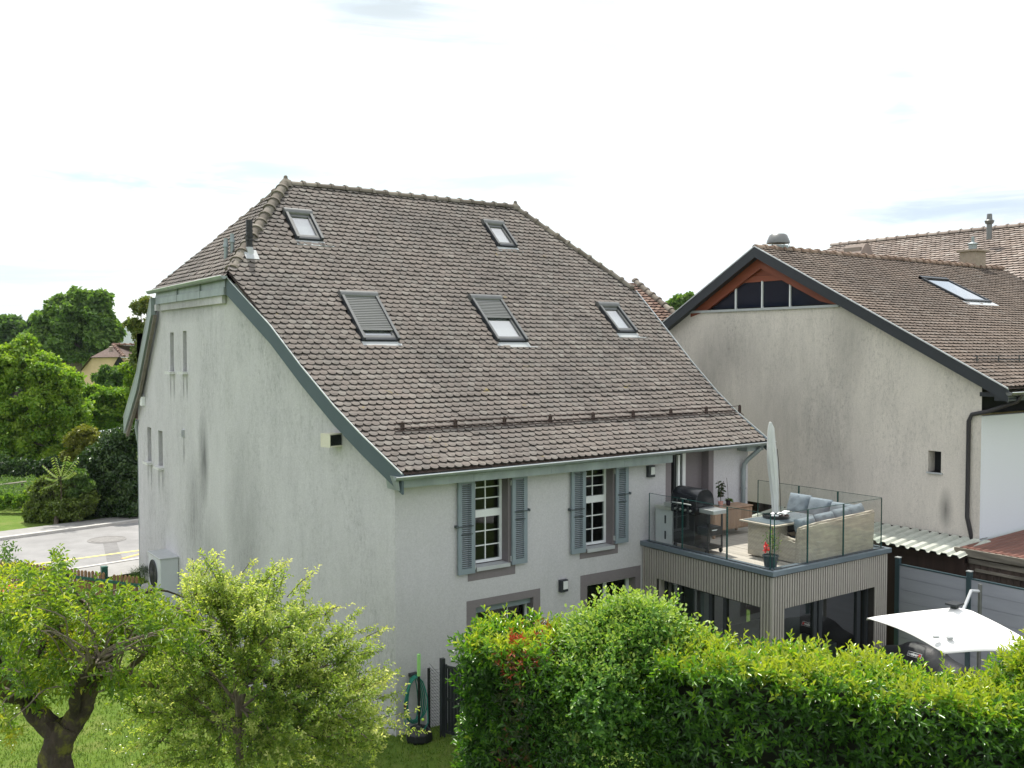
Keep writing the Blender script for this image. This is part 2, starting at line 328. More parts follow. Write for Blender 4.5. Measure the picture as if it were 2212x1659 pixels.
def lawn_mat():
    m = newmat('lawn_grass', (.07, .12, .025), .9, spec=.2); t = m.node_tree
    c = ramp(t, noise(t, 1.2, 8, .7), [(.3, (.09, .165, .022)), (.5, (.125, .20, .03)), (.72, (.20, .22, .07))])
    c = mixc(t, 1, c, ramp(t, noise(t, 60, 4, .8), [(.3, (.6, .65, .5)), (.7, (1.3, 1.25, 1.2))]), 'MULTIPLY')
    t.links.new(c, pri(m).inputs['Base Color']); bump(m, noise(t, 70, 3, .8), .8, .03); return m
M['lawn'] = lawn_mat()
G = (.0, .0, .0)
M['laurel'] = leaf_mat('laurel_leaves', [(0, (.022, .055, .012)), (.3, (.042, .12, .018)), (.55, (.085, .20, .02)), (.8, (.16, .32, .022)), (1, (.36, .42, .04))], .27, .36, 1.4, .6)
M['photinia'] = leaf_mat('photinia_leaves', [(0, (.03, .05, .015)), (.4, (.05, .08, .02)), (.62, (.13, .05, .02)), (1, (.42, .07, .03))], .3, .3, 1.2)
M['lilac'] = leaf_mat('light_shrub_leaves', [(0, (.03, .085, .02)), (.4, (.055, .155, .022)), (.8, (.14, .28, .038)), (1, (.32, .43, .09))], .4, .38, 1.35)
M['plum'] = leaf_mat('plum_leaves', [(0, (.045, .10, .015)), (.35, (.105, .195, .02)), (.7, (.25, .325, .03)), (1, (.50, .45, .05))], .38, .45, 1.5)
M['pear'] = leaf_mat('small_tree_leaves', [(0, (.05, .10, .025)), (.3, (.11, .19, .035)), (.65, (.26, .34, .065)), (1, (.54, .54, .24))], .38, .5, 1.55)
M['tree'] = leaf_mat('broad_tree_leaves', [(0, (.035, .08, .022)), (.45, (.085, .165, .038)), (1, (.20, .30, .07))], .5, .42, 1.45)
M['tree_b'] = leaf_mat('bright_tree_leaves', [(0, (.04, .10, .016)), (.4, (.12, .23, .026)), (1, (.32, .42, .05))], .5, .45, 1.55)
M['tree_d'] = leaf_mat('dark_hedge_leaves', [(0, (.012, .032, .010)), (.5, (.03, .07, .019)), (1, (.09, .15, .035))], .32, .28, 1.3)
M['tree_o'] = leaf_mat('ochre_tree_leaves', [(0, (.045, .09, .022)), (.5, (.12, .17, .03)), (1, (.30, .27, .05))], .5, .33, 1.3)
M['sumac'] = leaf_mat('sumac_leaves', [(0, (.06, .13, .03)), (.5, (.15, .25, .06)), (1, (.34, .42, .14))], .45, .35, 1.2)
M['grass'] = leaf_mat('grass_blades', [(0, (.06, .13, .016)), (.5, (.12, .21, .025)), (1, (.24, .29, .06))], .6, .35, 1.4)
# ------------------------------------------------------------------ foliage builder
def unit(a): return a/np.maximum(np.linalg.norm(a, axis=1, keepdims=True), 1e-6)
def leaf_obj(name, P, D, Nn, Ls, wr, tone, m, parent=None, curl=.18, base=None, simple=False):
    D = unit(D); T = unit(np.cross(D, Nn)); Nn = unit(np.cross(T, D)); n = len(P); Ls = Ls[:, None]; w = Ls*wr*.5
    if simple: rows = [(0, 0, 0), (.5, -1, .12), (1, 0, -curl), (.5, 1, .12)]
    else: rows = [(0, 0, 0), (.3, -.85, .10), (.68, -.8, .06), (1, 0, -curl), (.68, .8, .06), (.3, .85, .10)]
    k = len(rows)
    vs = np.stack([P+D*Ls*a+T*w*b+Nn*Ls*c for a, b, c in rows], 1).reshape(-1, 3)
    if parent is not None:
        r = parent
        while r.parent: r = r.parent
        vs = vs-np.array(r.get('_b', (0, 0, 0)))
    i = np.arange(n)[:, None]*k
    f = (i+np.array([[0, 1, 2, 0, 2, 3]] if simple else [[0, 1, 2, 3, 0, 3, 4, 5]])).ravel()
    c = 3 if simple else 4
    me = bpy.data.meshes.new(name); me.vertices.add(len(vs)); me.vertices.foreach_set('co', vs.ravel().astype('f'))
    me.loops.add(len(f)); me.loops.foreach_set('vertex_index', f.astype('i'))
    me.polygons.add(n*2); me.polygons.foreach_set('loop_start', (np.arange(n*2)*c).astype('i')); me.polygons.foreach_set('loop_total', np.full(n*2, c, 'i'))
    me.update(calc_edges=True)
    at_ = me.attributes.new('tone', 'FLOAT', 'POINT'); at_.data.foreach_set('value', np.repeat(np.clip(tone, 0, 1), k).astype('f'))
    me.materials.append(m); me.validate()
    o = bpy.data.objects.new(name, me); COL.objects.link(o)
    if parent is not None: o.parent = parent
    return o
def shoots(rng, O, D, length, nl, leafL, spread=.8, droop=.0, tone0=None, tipgain=.3):
    """leaves arranged spirally along short shoots; returns arrays"""
    n = len(O); D = unit(D); ref = unit(rng.normal(size=(n, 3))); A = unit(np.cross(D, ref)); B = np.cross(D, A)
    Ps, Ds, Ns, Ls, Ts = [], [], [], [], []
    ph0 = rng.uniform(0, 6.28, n)
    for k in range(nl):
        s = (k+.5)/nl; ph = ph0+k*2.4+rng.normal(0, .2, n)
        rad = A*np.cos(ph)[:, None]+B*np.sin(ph)[:, None]
        P = O+D*(length*s)[:, None]; P[:, 2] -= droop*(length*s)**2
        dd = D*(.25+.75*s)+rad*spread*(1.15-.55*s); dd[:, 2] -= droop*.4
        Ps.append(P); Ds.append(dd); Ns.append(D+rng.normal(0, .35, (n, 3))+np.array([0, 0, .5]))
        Ls.append(leafL*rng.uniform(.7, 1.15, n)*(1-.25*s)); Ts.append(tone0+tipgain*(s**1.5)+rng.normal(0, .06, n))
    return [np.concatenate(a) for a in (Ps, Ds, Ns, Ls, Ts)]
def cat(*ls): return [np.concatenate(a) for a in zip(*ls)]
# ------------------------------------------------------------------ ground, road, pavement
def gz(X, Y):
    t = min(max((Y-19.5)/11.0, 0), 1); return .85*t*t*(3-2*t)
g = MB(); xs = [-3000, -600, -150, -60, -30]+[-20+2*i for i in range(31)]+[60, 120, 300, 900, 3000]; ys = [-400, -60, -20]+[-8+1.5*i for i in range(40)]+[60, 75, 100, 150, 250, 500, 1200, 5000]
for i in range(len(xs)-1):
    for j in range(len(ys)-1):
        q = [(xs[i], ys[j]), (xs[i+1], ys[j]), (xs[i+1], ys[j+1]), (xs[i], ys[j+1])]
        g.poly([(a, b, gz(a, b)-(0 if b < 120 else (b-120)*.012)) for a, b in q])
o = g.build('ground', M['lawn'], smooth=True); tag(o, None, None, kind='structure')
RZ = .86
nA = px(56, 1248, Z=RZ); nB = px(302, 1209, Z=RZ); fA = px(0, 1168, Z=RZ); fB = px(300, 1128, Z=RZ)
rd = (nB-nA); rd.z = 0; rd.normalize(); fd = (fB-fA); fd.z = 0; fd.normalize(); rn = V(-rd.y, rd.x, 0)
def strip(name, p, dd, q, de, z, m, l0=-60, l1=60):
    b = MB(); K = 14; a = [p+dd*(l0+(l1-l0)*k/K) for k in range(K+1)]; c = [q+de*(l0+(l1-l0)*k/K) for k in range(K+1)]
    for k in range(K): b.poly([(a[k].x, a[k].y, z), (a[k+1].x, a[k+1].y, z), (c[k+1].x, c[k+1].y, z), (c[k].x, c[k].y, z)])
    o = b.build(name, m); tag(o, None, None, kind='structure'); return o
strip('road', nA, rd, fA, fd, RZ, M['asphalt'])
strip('pavement', nA-rn*1.75, rd, nA-rn*.16, rd, RZ+.05, M['paving'])
b = MB(); p0 = nA-rn*.08; b.obox(p0+V(0, 0, .0), rd*60, rn*.08, V(0, 0, .075)); o = b.build('kerb', M['kerb'], bevel=.01); tag(o, None, None, kind='structure')
fnn = V(-fd.y, fd.x, 0)
b = MB(); b.obox(fA+fnn*.1+fd*(-20), fd*26, fnn*.1, V(0, 0, .10)); b.obox(fA+fnn*.1+fd*31, fd*25, fnn*.1, V(0, 0, .22))
o = b.build('kerb', M['kerb'], bevel=.01); tag(o, None, None, kind='structure')
strip('verge_path', fA+fnn*.2, fd, fA+fnn*1.5, fd, RZ+.05, M['paving'])
def mark(name, a, c, w, m, z=RZ+.004):
    b = MB(); d = (c-a); d.z = 0; d.normalize(); n_ = V(-d.y, d.x, 0)*w/2
    b.poly([(q.x, q.y, z) for q in (a-n_, c-n_, c+n_, a+n_)]); o = b.build(name, m); tag(o, None, None, kind='structure'); return o
mark('road_marking', px(-20, 1232, Z=RZ), px(310, 1188, Z=RZ), .12, M['yellow'], RZ+.008)
mark('road_marking', px(264, 1207, Z=RZ), px(310, 1195, Z=RZ), .12, M['orange'], RZ+.008)
b = MB(); b.poly([(q.x, q.y, RZ+.004) for q in (px(222, 1171, Z=RZ), px(251, 1168, Z=RZ), px(266, 1212, Z=RZ), px(232, 1217, Z=RZ))])
o = b.build('road_patch', M['asphaltd']); tag(o, None, None, kind='structure')
mc = px(231, 1166, Z=RZ); b = MB(); b.lathe((mc.x, mc.y, RZ+.006), [(.62, 0), (.62, .006), (.57, .007), (.57, .002), (.5, .002), (.5, .009)], 28)
o = b.build('manhole_cover', M['iron']); tag(o, 'round iron manhole cover set in the grey road', 'manhole cover')
# gravel edge by the house end
# ------------------------------------------------------------------ roof profile of the house
YF, XL, XR, YR, ZR = 15.72, 6.9, 18.25, 22.7, 11.4
PF = [(15.33, 5.03), (16.3, 5.66), (17.0, 6.17), (17.9, 6.93), (18.8, 7.76), (20.1, 8.93), (21.4, 10.16), (YR, ZR)]
PB = [(YR, ZR), (25.7, 8.8), (27.3, 6.6), (28.75, 5.33)]
def zr(Y):
    t = PF if Y <= YR else PB
    Y = min(max(Y, t[0][0]), t[-1][0])
    for (a, b_), (c, d) in zip(t, t[1:]):
        if Y <= c: return b_+(d-b_)*(Y-a)/(c-a)
    return t[-1][1]
CA = V(8.45, YF, 0); CK = V(6.9, 20.6, 0); VA = V(8.37, 15.33, 0); VK = V(6.82, 20.15, 0)
house = thing('house', 'grey rendered village house with steep hipped tile roof and five skylights', 'house', (12.5, 21, 0))
def profile_wall(mb, org, d, n_in, L_, top, holes, z0=-.3, depth=.14, m=0, mr=0, mg=None, sub=()):
    """vertical wall along d from org, length L_, top(s) its height; holes (s0,s1,z0,z1) become recesses"""
    br = sorted(set([0, L_]+list(sub)+[h[0] for h in holes]+[h[1] for h in holes])); br = [s for s in br if 0 <= s <= L_]
    zs = sorted(set([z0]+[h[2] for h in holes]+[h[3] for h in holes]))
    P = lambda s, z, k=0: org+d*s+V(0, 0, z)+n_in*k
    for a, c in zip(br, br[1:]):
        for i, z in enumerate(zs):
            last = i == len(zs)-1; zt = (top(a), top(c)) if last else (zs[i+1], zs[i+1])
            if any(h[0] <= a and h[1] >= c and h[2] <= z and (not last) and h[3] >= zt[0] for h in holes): continue
            mb.poly([P(a, z), P(c, z), P(c, zt[1]), P(a, zt[0])], m)
    for h in holes:
        a, c, lo, hi = h; q = [(a, lo), (c, lo), (c, hi), (a, hi)]
        for k in range(4):
            (s1, z1), (s2, z2) = q[k], q[(k+1) % 4]; mb.poly([P(s1, z1), P(s2, z2), P(s2, z2, depth), P(s1, z1, depth)], mr)
        if mg is not None: mb.poly([P(s, z, depth) for s, z in q], mg)
# gable: near section, far section with four slot windows
dn = (CK-CA); LN = dn.length; dn.normalize(); nin = V(-dn.y, dn.x, 0)*-1
b = MB()
hx = lambda s: zr((CA+dn*s).y)-.12
profile_wall(b, CA, dn, nin, LN, lambda s: min(hx(s), 8.72), [], sub=[(y-CA.y)/dn.y for y, _ in PF if CA.y < y < CK.y])
slots = [(23.37, 23.67, 6.76, 7.75), (24.45, 24.78, 6.74, 7.73), (25.58, 25.98, 4.21, 5.16), (26.68, 27.06, 4.23, 5.18)]
topf = lambda s: min(zr(CK.y+s)-.12, 8.72)
profile_wall(b, CK, V(0, 1, 0), V(1, 0, 0), 28.06-CK.y, topf, [(a-CK.y, c-CK.y, lo, hi) for a, c, lo, hi in slots], sub=[25.7-CK.y, 25.9-CK.y, 27.3-CK.y], mg=1)
b.build('gable_wall', [M['wall'], mat('slot_shutter', (.095, .10, .10), .8, .1, 5)], house)
for a, c, lo, hi in slots:
    w = MB(); w.box(XL-.13, XL+.12, a-.08, c+.06, lo-.06, lo+.005); o = w.build('window_sill', mat('pale_sill', (.56, .57, .56), .8, .1), house)
# rear and right walls, interior floor
b = MB(); b.poly([(XL, 28.06, -.3), (XR, 28.06, -.3), (XR, 28.06, 5.6), (XL, 28.06, 5.6)])
b.poly([(XR, YF, -.3), (XR, 28.06, -.3)]+[(XR, y, min(zr(y)-.12, 8.72)) for y in (28.06, 27.3, 25.7, 20.1, 18.8, 17.9, 17.0, 16.3, YF)]); b.build('rear_wall', M['facade'], house)
# front facade with its openings
OP = [(10.24, 11.03, 2.97, 4.80), (13.08, 13.84, 2.99, 4.80), (15.62, 16.86, 2.98, 4.93), (10.25, 11.67, .9, 2.17), (13.12, 14.53, .05, 2.2)]
b = MB(); prof = lambda s: 5.15
profile_wall(b, V(8.45, YF, 0), V(1, 0, 0), V(0, 1, 0), XR-8.45, prof, [(a-8.45, c-8.45, lo, hi) for a, c, lo, hi in OP], depth=.30, mr=1)
b.build('facade_wall', [M['facade'], M['mauve']], house)
b = MB(); b.box(9.6, 17.5, YF+.9, YF+1.0, 0, 5.0); b.box(9.6, 17.5, YF+.32, YF+.9, 2.6, 2.7); b.build('interior_partition', M['room'], house)
# painted surrounds: flat strips proud of the render
def surround(x0, x1, z0, z1, hx0, hx1, hz0, hz1):
    s = MB(); y0, y1 = YF-.004, YF+.002
    for q in ((x0, hx0, z0, z1), (hx1, x1, z0, z1), (hx0, hx1, z0, hz0), (hx0, hx1, hz1, z1)):
        if q[1]-q[0] > .01 and q[3]-q[2] > .01: s.box(q[0], q[1], y0, y1, q[2], q[3])
    s.build('painted_surround', M['mauve'], house)
surround(10.06, 11.21, 2.72, 4.92, 10.24, 11.03, 2.97, 4.80); surround(12.91, 14.0, 2.80, 4.92, 13.08, 13.84, 2.99, 4.80)
surround(15.45, 17.03, 2.98, 5.02, 15.62, 16.86, 2.98, 4.93); surround(10.03, 11.85, .72, 2.33, 10.25, 11.67, .9, 2.17); surround(12.93, 14.68, 0, 2.44, 13.12, 14.53, .05, 2.2)
def sash(x0, x1, z0, z1, cols, rows, mid=None, y=YF+.22, fr=.055, mt=.022):
    f = MB(); yb = y+.07
    f.box(x0, x1, y, yb, z0, z0+fr); f.box(x0, x1, y, yb, z1-fr, z1); f.box(x0, x0+fr, y, yb, z0+fr, z1-fr); f.box(x1-fr, x1, y, yb, z0+fr, z1-fr)
    secs = [(z0+fr, z1-fr)]
    if mid: f.box(x0+fr, x1-fr, y-.01, yb, mid-.075, mid+.075); secs = [(z0+fr, mid-.075), (mid+.075, z1-fr)]
    for a, c in secs:
        for k in range(1, cols): xx = x0+fr+(x1-x0-2*fr)*k/cols; f.box(xx-mt/2, xx+mt/2, y+.015, y+.05, a, c)
        for k in range(1, rows): zz = a+(c-a)*k/rows; f.box(x0+fr, x1-fr, y+.018, y+.047, zz-mt/2, zz+mt/2)
    w = f.build('window', M['pvc'], house)
    p = MB(); p.poly([(x0+fr, y+.03, z0+fr), (x1-fr, y+.03, z0+fr), (x1-fr, y+.03, z1-fr), (x0+fr, y+.03, z1-fr)]); p.build('pane', M['glass'], w)
    return w
for (a, c, lo, hi) in OP[:2]:
    w = sash(a, c, lo+.03, hi, 2, 3, mid=lo+1.03)
    s = MB(); s.box(a+.002, c-.002, YF-.06, YF+.215, lo-.035, lo+.012); s.box(a-.01, c+.01, YF-.072, YF-.061, lo-.06, lo+.016); s.build('sill', M['sill'], w)
w = sash(10.25, 11.67, .93, 2.05, 3, 1); s = MB(); s.box(10.25, 11.67, YF+.10, YF+.2, 2.03, 2.17); s.build('shutter_box', M['shut'], w)
w = sash(13.12, 14.53, .06, 2.2, 2, 1, fr=.08, mt=.1)
# terrace door: open leaf, frame
f = MB(); f.box(16.20, 16.30, YF+.2, YF+.27, 2.98, 4.93); f.box(15.62, 16.3, YF+.2, YF+.27, 4.86, 4.93); f.box(15.62, 15.70, YF+.2, YF+.27, 2.98, 4.86)
f.box(15.80, 15.86, YF-.05, YF+.19, 2.99, 4.86)
d_ = f.build('terrace_door', M['pvc'], house); p = MB(); p.poly([(15.70, YF+.24, 2.98), (16.2, YF+.24, 2.98), (16.2, YF+.24, 4.86), (15.70, YF+.24, 4.86)]); p.build('pane', M['glass'], d_)
p = MB(); p.box(15.71, 15.79, YF+.0, YF+.16, 2.99, 4.86); p.build('blind', M['black'], d_)
p = MB(); p.box(16.3, 16.86, YF+.22, YF+.30, 2.98, 4.93); p.build('door_reveal', M['mauve'], house)
# louvred shutters
def shutter(x0, x1, z0, z1, side):
    s = MB(); ya, yb = YF-.075, YF-.03; fr = .085
    s.box(x0, x0+fr, ya, yb, z0, z1); s.box(x1-fr, x1, ya, yb, z0, z1); s.box(x0+fr, x1-fr, ya, yb, z0, z0+.11); s.box(x0+fr, x1-fr, ya, yb, z1-.09, z1)
    n_ = int((z1-z0-.2)/.040)
    for k in range(n_):
        z = z0+.125+k*(z1-z0-.21)/n_; s.obox(V((x0+x1)/2, (ya+yb)/2, z), V((x1-x0)/2-fr, 0, 0), V(0, .022, -.014), V(0, .003, .005))
    o = s.build('shutter', M['shut'], house)
    h = MB(); zz = z0+(.95 if side < 0 else 1.08)
    h.bar((x0-.04 if side < 0 else x0+.05, YF-.09, zz), (x1-.05 if side < 0 else x1+.05, YF-.09, zz), .014, .022); h.bar((x0+.06, YF-.085, zz-.16), (x1-.06, YF-.085, zz-.16), .012, .016)
    h.box((x0-.05) if side < 0 else x1+.02, (x0-.01) if side < 0 else x1+.055, YF-.10, YF, zz-.02, zz+.03)
    h.build('iron_latch', mat('latch_iron', (.06, .075, .085), .5, .1), o)
    xe = x1 if side < 0 else x0
    for z in (z0+.12, z1-.16): h = MB(); h.box(xe-.015, xe+.03, YF-.05, YF, z-.05, z+.05); h.build('hinge', M['sill'], o)
shutter(9.80, 10.19, 2.89, 4.76, -1); shutter(11.09, 11.47, 2.93, 4.76, 1); shutter(12.63, 13.02, 2.95, 4.78, -1); shutter(13.88, 14.25, 3.03, 4.78, 1)
for x, z in ((14.94, 4.55), (12.43, 2.31)):
    h = MB(); h.box(x-.10, x+.10, YF-.09, YF, z-.13, z+.13); w = h.build('wall_lamp', M['anth'], house, bevel=.008)
    h = MB(); h.box(x-.035, x+.085, YF-.098, YF-.088, z-.07, z+.10); h.build('lamp_glass', M['lens'], w)
# ---- tiled roofs ----------------------------------------------------------
def tiles(mb, org, u, n_u, prof, ex=.155, tw=.178, rng=None, skip=None, arc=.072, lift=.052, th=.026, u0=0., jit=1.):
    """plain tiles in courses: u along the eave, prof = points (horizontal vector offset, z) up the slope"""
    pts = [Vector(p) for p in prof]; seg = [(pts[i+1]-pts[i]).length for i in range(len(pts)-1)]; tot = sum(seg)
    def S_(v):
        v = max(v, 0)
        for i, s in enumerate(seg):
            if v <= s or i == len(seg)-1: d = (pts[i+1]-pts[i])/s; return pts[i]+d*v, d
            v -= s
    rows = int(tot/ex)+1
    for r in range(rows):
        p, d = S_(r*ex+rng.uniform(-.004, .004)); nn = u.cross(d).normalized(); 
        if nn.z < 0: nn = -nn
        for c in range(-1, int(n_u/tw)+2):
            uu = u0+(c+(.5 if r % 2 else 0))*tw
            q = org+u*uu+p+d*(.007*math.sin(uu*1.1+r*.13)+.004*math.sin(uu*2.9-r*.4)+(-.035 if rng.random() < .004*jit else 0))
            if skip and skip(q): continue
            j = rng.uniform(-.003, .003)*jit; lf = lift*(1+rng.uniform(-.12, .2)*jit); sk = rng.uniform(-.006, .006)*jit; w = tw*.49
            k = 6; top = []
            ln = .27 if r < rows-1 else .16
            A = q+d*ln+nn*.004
            top.append(A-u*w); top.append(A+u*w)
            for i in range(k+1):
                an = math.pi*i/k; xx = math.cos(an); yy = arc*math.sin(an)
                top.append(q+u*(w*xx+j)+d*(-yy+arc+sk*xx)+nn*lf)
            i0 = len(mb.v); mb.v += [tuple(x) for x in top]; mb.v += [tuple(x-nn*th-d*0) for x in top[2:]]
            m_ = len(top); mb.f.append(tuple(range(i0, i0+m_))); mb.m.append(0)
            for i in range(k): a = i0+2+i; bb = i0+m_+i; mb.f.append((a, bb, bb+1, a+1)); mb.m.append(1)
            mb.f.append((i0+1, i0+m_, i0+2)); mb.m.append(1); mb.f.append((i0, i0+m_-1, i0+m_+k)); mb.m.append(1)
M['edge'] = mat('shade_tile_edge', (.035, .03, .026), .95, .3, 9)  # edge colour darkened to draw the shadow crescents under each tile course
def cut(planes):
    def fn(bm, off):
        for co, no in planes:
            bmesh.ops.bisect_plane(bm, geom=bm.verts[:]+bm.edges[:]+bm.faces[:], plane_co=Vector(co)-off, plane_no=no, clear_outer=True)
    return fn
def hipplane(a, c, keep):   # vertical plane through a,c; keep the side where 'keep' lies
    a, c, keep = Vector(a), Vector(c), Vector(keep); d = c-a; n_ = V(d.y, -d.x, 0).normalized()
    if (keep-a).dot(n_) > 0: n_ = -n_
    return (a, n_)
AP = V(9.18, YR, ZR); AQ = V(16.19, YR, ZR); HL = V(6.82, 20.15, 8.9); HR = V(18.5, 20.1, 8.93); HLb = V(6.82, 25.75, 8.8)
rng = random.Random(3)
def frame_at(x0, x1, yt, yb):
    a = V(0, yt, zr(yt)); c = V(0, yb, zr(yb)); d = (c-a).normalized(); n_ = V(1, 0, 0).cross(d).normalized()
    if n_.z < 0: n_ = -n_
    return a, d, n_, (c-a).length
SKY = [(8.74, 9.42, 21.86, 21.04, 'thin'), (14.56, 15.22, 22.08, 21.28, 'thin'), (9.14, 10.04, 19.66, 18.46, 'full'), (12.60, 13.50, 19.70, 18.46, 'half'), (16.60, 17.30, 19.62, 18.74, 'thin')]
def skiphole(q):
    for x0, x1, yt, yb, _ in SKY:
        if x0-.02 < q.x < x1+.02 and yb-.12 < q.y < yt-.15: return True
    return False
b = MB(); tiles(b, V(6.6, 0, 0), V(1, 0, 0), 12.2, [V(0, y, z) for y, z in PF], rng=rng, skip=skiphole)
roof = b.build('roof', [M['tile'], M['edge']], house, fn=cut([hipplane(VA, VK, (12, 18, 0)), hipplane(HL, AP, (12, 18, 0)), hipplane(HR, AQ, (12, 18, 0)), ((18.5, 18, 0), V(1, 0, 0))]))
# solid deck below the tiles
b = MB()
fr_ = [V(VA.x, PF[0][0], PF[0][1])]+[V(VA.x+(VK.x-VA.x)*(y-VA.y)/(VK.y-VA.y), y, z) for y, z in PF[1:6]]
rt_ = [V(18.5, y, z) for y, z in PF[:6]]
for a, c, e, f_ in zip(fr_, fr_[1:], rt_, rt_[1:]): b.poly([a, e, f_, c])
b.poly([fr_[-1], rt_[-1], AQ, AP]); bk = [V(6.82, y, z) for y, z in PB]; bkr = [V(18.5, y, z) for y, z in PB]
b.poly([AP, AQ, bkr[1], bk[1]]); b.poly([bk[1], bkr[1], bkr[2], bk[2]]); b.poly([bk[2], bkr[2], bkr[3], bk[3]]); b.poly([AP, bk[1], V(6.82, 20.15, 8.86)]); b.poly([AQ, rt_[-1], bkr[1]])
b.v = [(x, y, z-.02) for x, y, z in b.v]
b.build('roof_deck', M['oldwood'], roof)
# hip face tiles
b = MB(); sl = (ZR-8.82)/(AP.x-6.78)
tiles(b, V(6.74, 26.0, 8.80), V(0, -1, 0), 6.0, [V(0, 0, 0), V(AP.x-6.74, 0, ZR-8.80)], rng=rng)
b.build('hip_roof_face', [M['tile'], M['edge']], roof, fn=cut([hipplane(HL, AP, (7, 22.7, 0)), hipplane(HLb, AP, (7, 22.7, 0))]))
def ridge(name, a, c, m, par, r=.125, step=.37, collar=True, over=1):
    a, c = Vector(a), Vector(c); d = (c-a); n_ = max(1, round(d.length/step)); d.normalize(); st = (c-a).length/n_
    side = d.cross(V(0, 0, 1)).normalized(); up = side.cross(d); b = MB(); K = 7
    for i in range(n_):
        s0 = a+d*(st*i-.02); s1 = a+d*(st*(i+1)+.02); rings = [(s0, r*1.0), (s1-d*.08, r*.88), (s1-d*.08, r*1.18), (s1, r*1.26)] if over > 0 else [(s0, r*1.26), (s0+d*.08, r*1.18), (s0+d*.08, r*.88), (s1, r*1.0)]
        jz = rng.uniform(-.008, .008); i0 = len(b.v)
        for p, rr in rings:
            for k in range(K+1):
                an = math.pi*(k/K)*1.06-.03*math.pi; b.v.append(tuple(p+side*math.cos(an)*rr+up*(math.sin(an)*rr*.95-.02+jz)))
        for j in range(3):
            for k in range(K): x = i0+j*(K+1)+k; b.f.append((x, x+1, x+K+2, x+K+1)); b.m.append(0)
        for j in (0, 3): b.f.append(tuple(i0+j*(K+1)+k for k in range(K+1))); b.m.append(0)
    return b.build(name, m, par, smooth=True)
ridge('ridge_tiles', AP+V(.05, 0, .03), AQ+V(0, 0, .03), M['ridge'], roof, .11, .38, over=-1)
ridge('hip_tiles', HL+V(.15, .12, .12), AP+V(0, 0, .05), M['ridge'], roof, .13, .33, over=-1)
ridge('hip_tiles', HLb+V(.1, 0, .05), AP+V(0, 0, .03), M['ridge'], roof, .10, .38, over=-1)
ridge('hip_tiles', HR+V(-.05, .05, .10), AQ+V(0, 0, .03), M['ridge'], roof, .11, .38, over=-1)
for p in (AP, AQ):
    b = MB(); b.lathe(p+V(0, 0, -.05), [(.17, 0), (.15, .10), (.09, .16), (.05, .21), (.052, .24), (.03, .27), (.0, .28)], 12); b.build('finial', M['ridge'], roof, smooth=True)
# verge boards along the oblique left edge, bright drip edge on top
def verge(path, outw, drop, th, m, name='verge_board', lip=True):
    b = MB(); e = MB()
    for p, q in zip(path, path[1:]):
        b.prism([p+V(0, 0, .03), q+V(0, 0, .03), q-V(0, 0, drop), p-V(0, 0, drop)], outw*th)
        e.prism([p+V(0, 0, .034)+outw*(th-.012), q+V(0, 0, .034)+outw*(th-.012), q+V(0, 0, .056)+outw*(th-.012), p+V(0, 0, .056)+outw*(th-.012)], outw*.022)
    o = b.build(name, m, roof)
    if lip: e.build('drip_edge', M['zincl'], o)
    return o
on = -nin
vp = [V(VA.x, VA.y-.06, 4.99)]+[V(VA.x+(VK.x-VA.x)*(y-VA.y)/(VK.y-VA.y), y, z) for y, z in PF[1:5]]+[V(VK.x, VK.y, 8.80)]
verge([p-on*.03 for p in vp], on, .34, .05, M['zincd'])
vp = [V(18.5, y, z) for y, z in PF[:6]]; vp[0].y -= .06; verge(vp, V(1, 0, 0), .25, .05, M['zincd'])
vp = [V(6.80, 25.7, 8.62), V(6.80, 27.3, 6.6), V(6.80, 28.8, 5.3)]; verge(vp, V(-1, 0, 0), .42, .12, M['zinc'])
b = MB()
for p, q in zip(vp, vp[1:]): b.prism([p-V(0, .10, .42), q-V(0, .10, .42), q-V(0, .10, .50), p-V(0, .10, .50)], V(-.08, 0, 0))
b.build('verge_rafter', mat('weathered_rafter', (.17, .15, .13), .9, .2), roof)
# gutters
def gutter(name, a, c, r, m, par, side, seams=.62):
    a, c = Vector(a), Vector(c); d = (c-a); Ln = d.length; d.normalize(); b = MB(); K = 8
    def ring(p, rr, thk):
        o_ = []
        for k in range(K+1):
            an = math.pi+math.pi*k/K; o_.append(p+side*math.cos(an)*rr+V(0, 0, math.sin(an)*rr))
        return o_
    def shell(p, q, rr):
        i0 = len(b.v)
        for rad_ in (rr, rr-.006):
            for pt in (p, q): b.v += [tuple(x) for x in ring(pt, rad_, 0)]
        w = K+1
        for L_ in (0, 2):
            for k in range(K): x = i0+L_*w+k; b.f.append((x, x+1, x+w+1, x+w)); b.m.append(0)
        for k in (0, K):
            b.f.append((i0+k, i0+w+k, i0+3*w+k, i0+2*w+k)); b.m.append(0)
        for pt in (0, 1):
            for k in range(K): b.f.append((i0+pt*w+k, i0+pt*w+k+1, i0+(2+pt)*w+k+1, i0+(2+pt)*w+k)); b.m.append(0)
    shell(a, c, r)
    n_ = int(Ln/seams)
    for k in range(1, n_): p = a+d*(Ln*k/n_); shell(p-d*.008, p+d*.008, r+.006)
    for p in (a, c): b.poly(ring(p, r-.001, 0))
    b.tube([a+side*r, c+side*r], .012, 6, 1); 
    return b.build(name, [m, M['zincl']], par, smooth=True)
gt = gutter('gutter', (8.20, 15.27, 4.98), (18.66, 15.27, 5.05), .075, M['zinc'], roof, V(0, -1, 0))
gutter('hip_gutter', (6.70, 20.0, 8.86), (6.70, 25.95, 8.82), .075, M['zinc'], roof, V(-1, 0, 0))
b = MB(); b.box(8.32, 15.35, 15.40, 15.74, 4.75, 4.93); b.box(17.85, 18.45, 15.40, 15.74, 4.84, 4.97)
for x in (10.0, 11.9, 13.9): b.box(x-.006, x+.006, 15.396, 15.74, 4.748, 4.932)
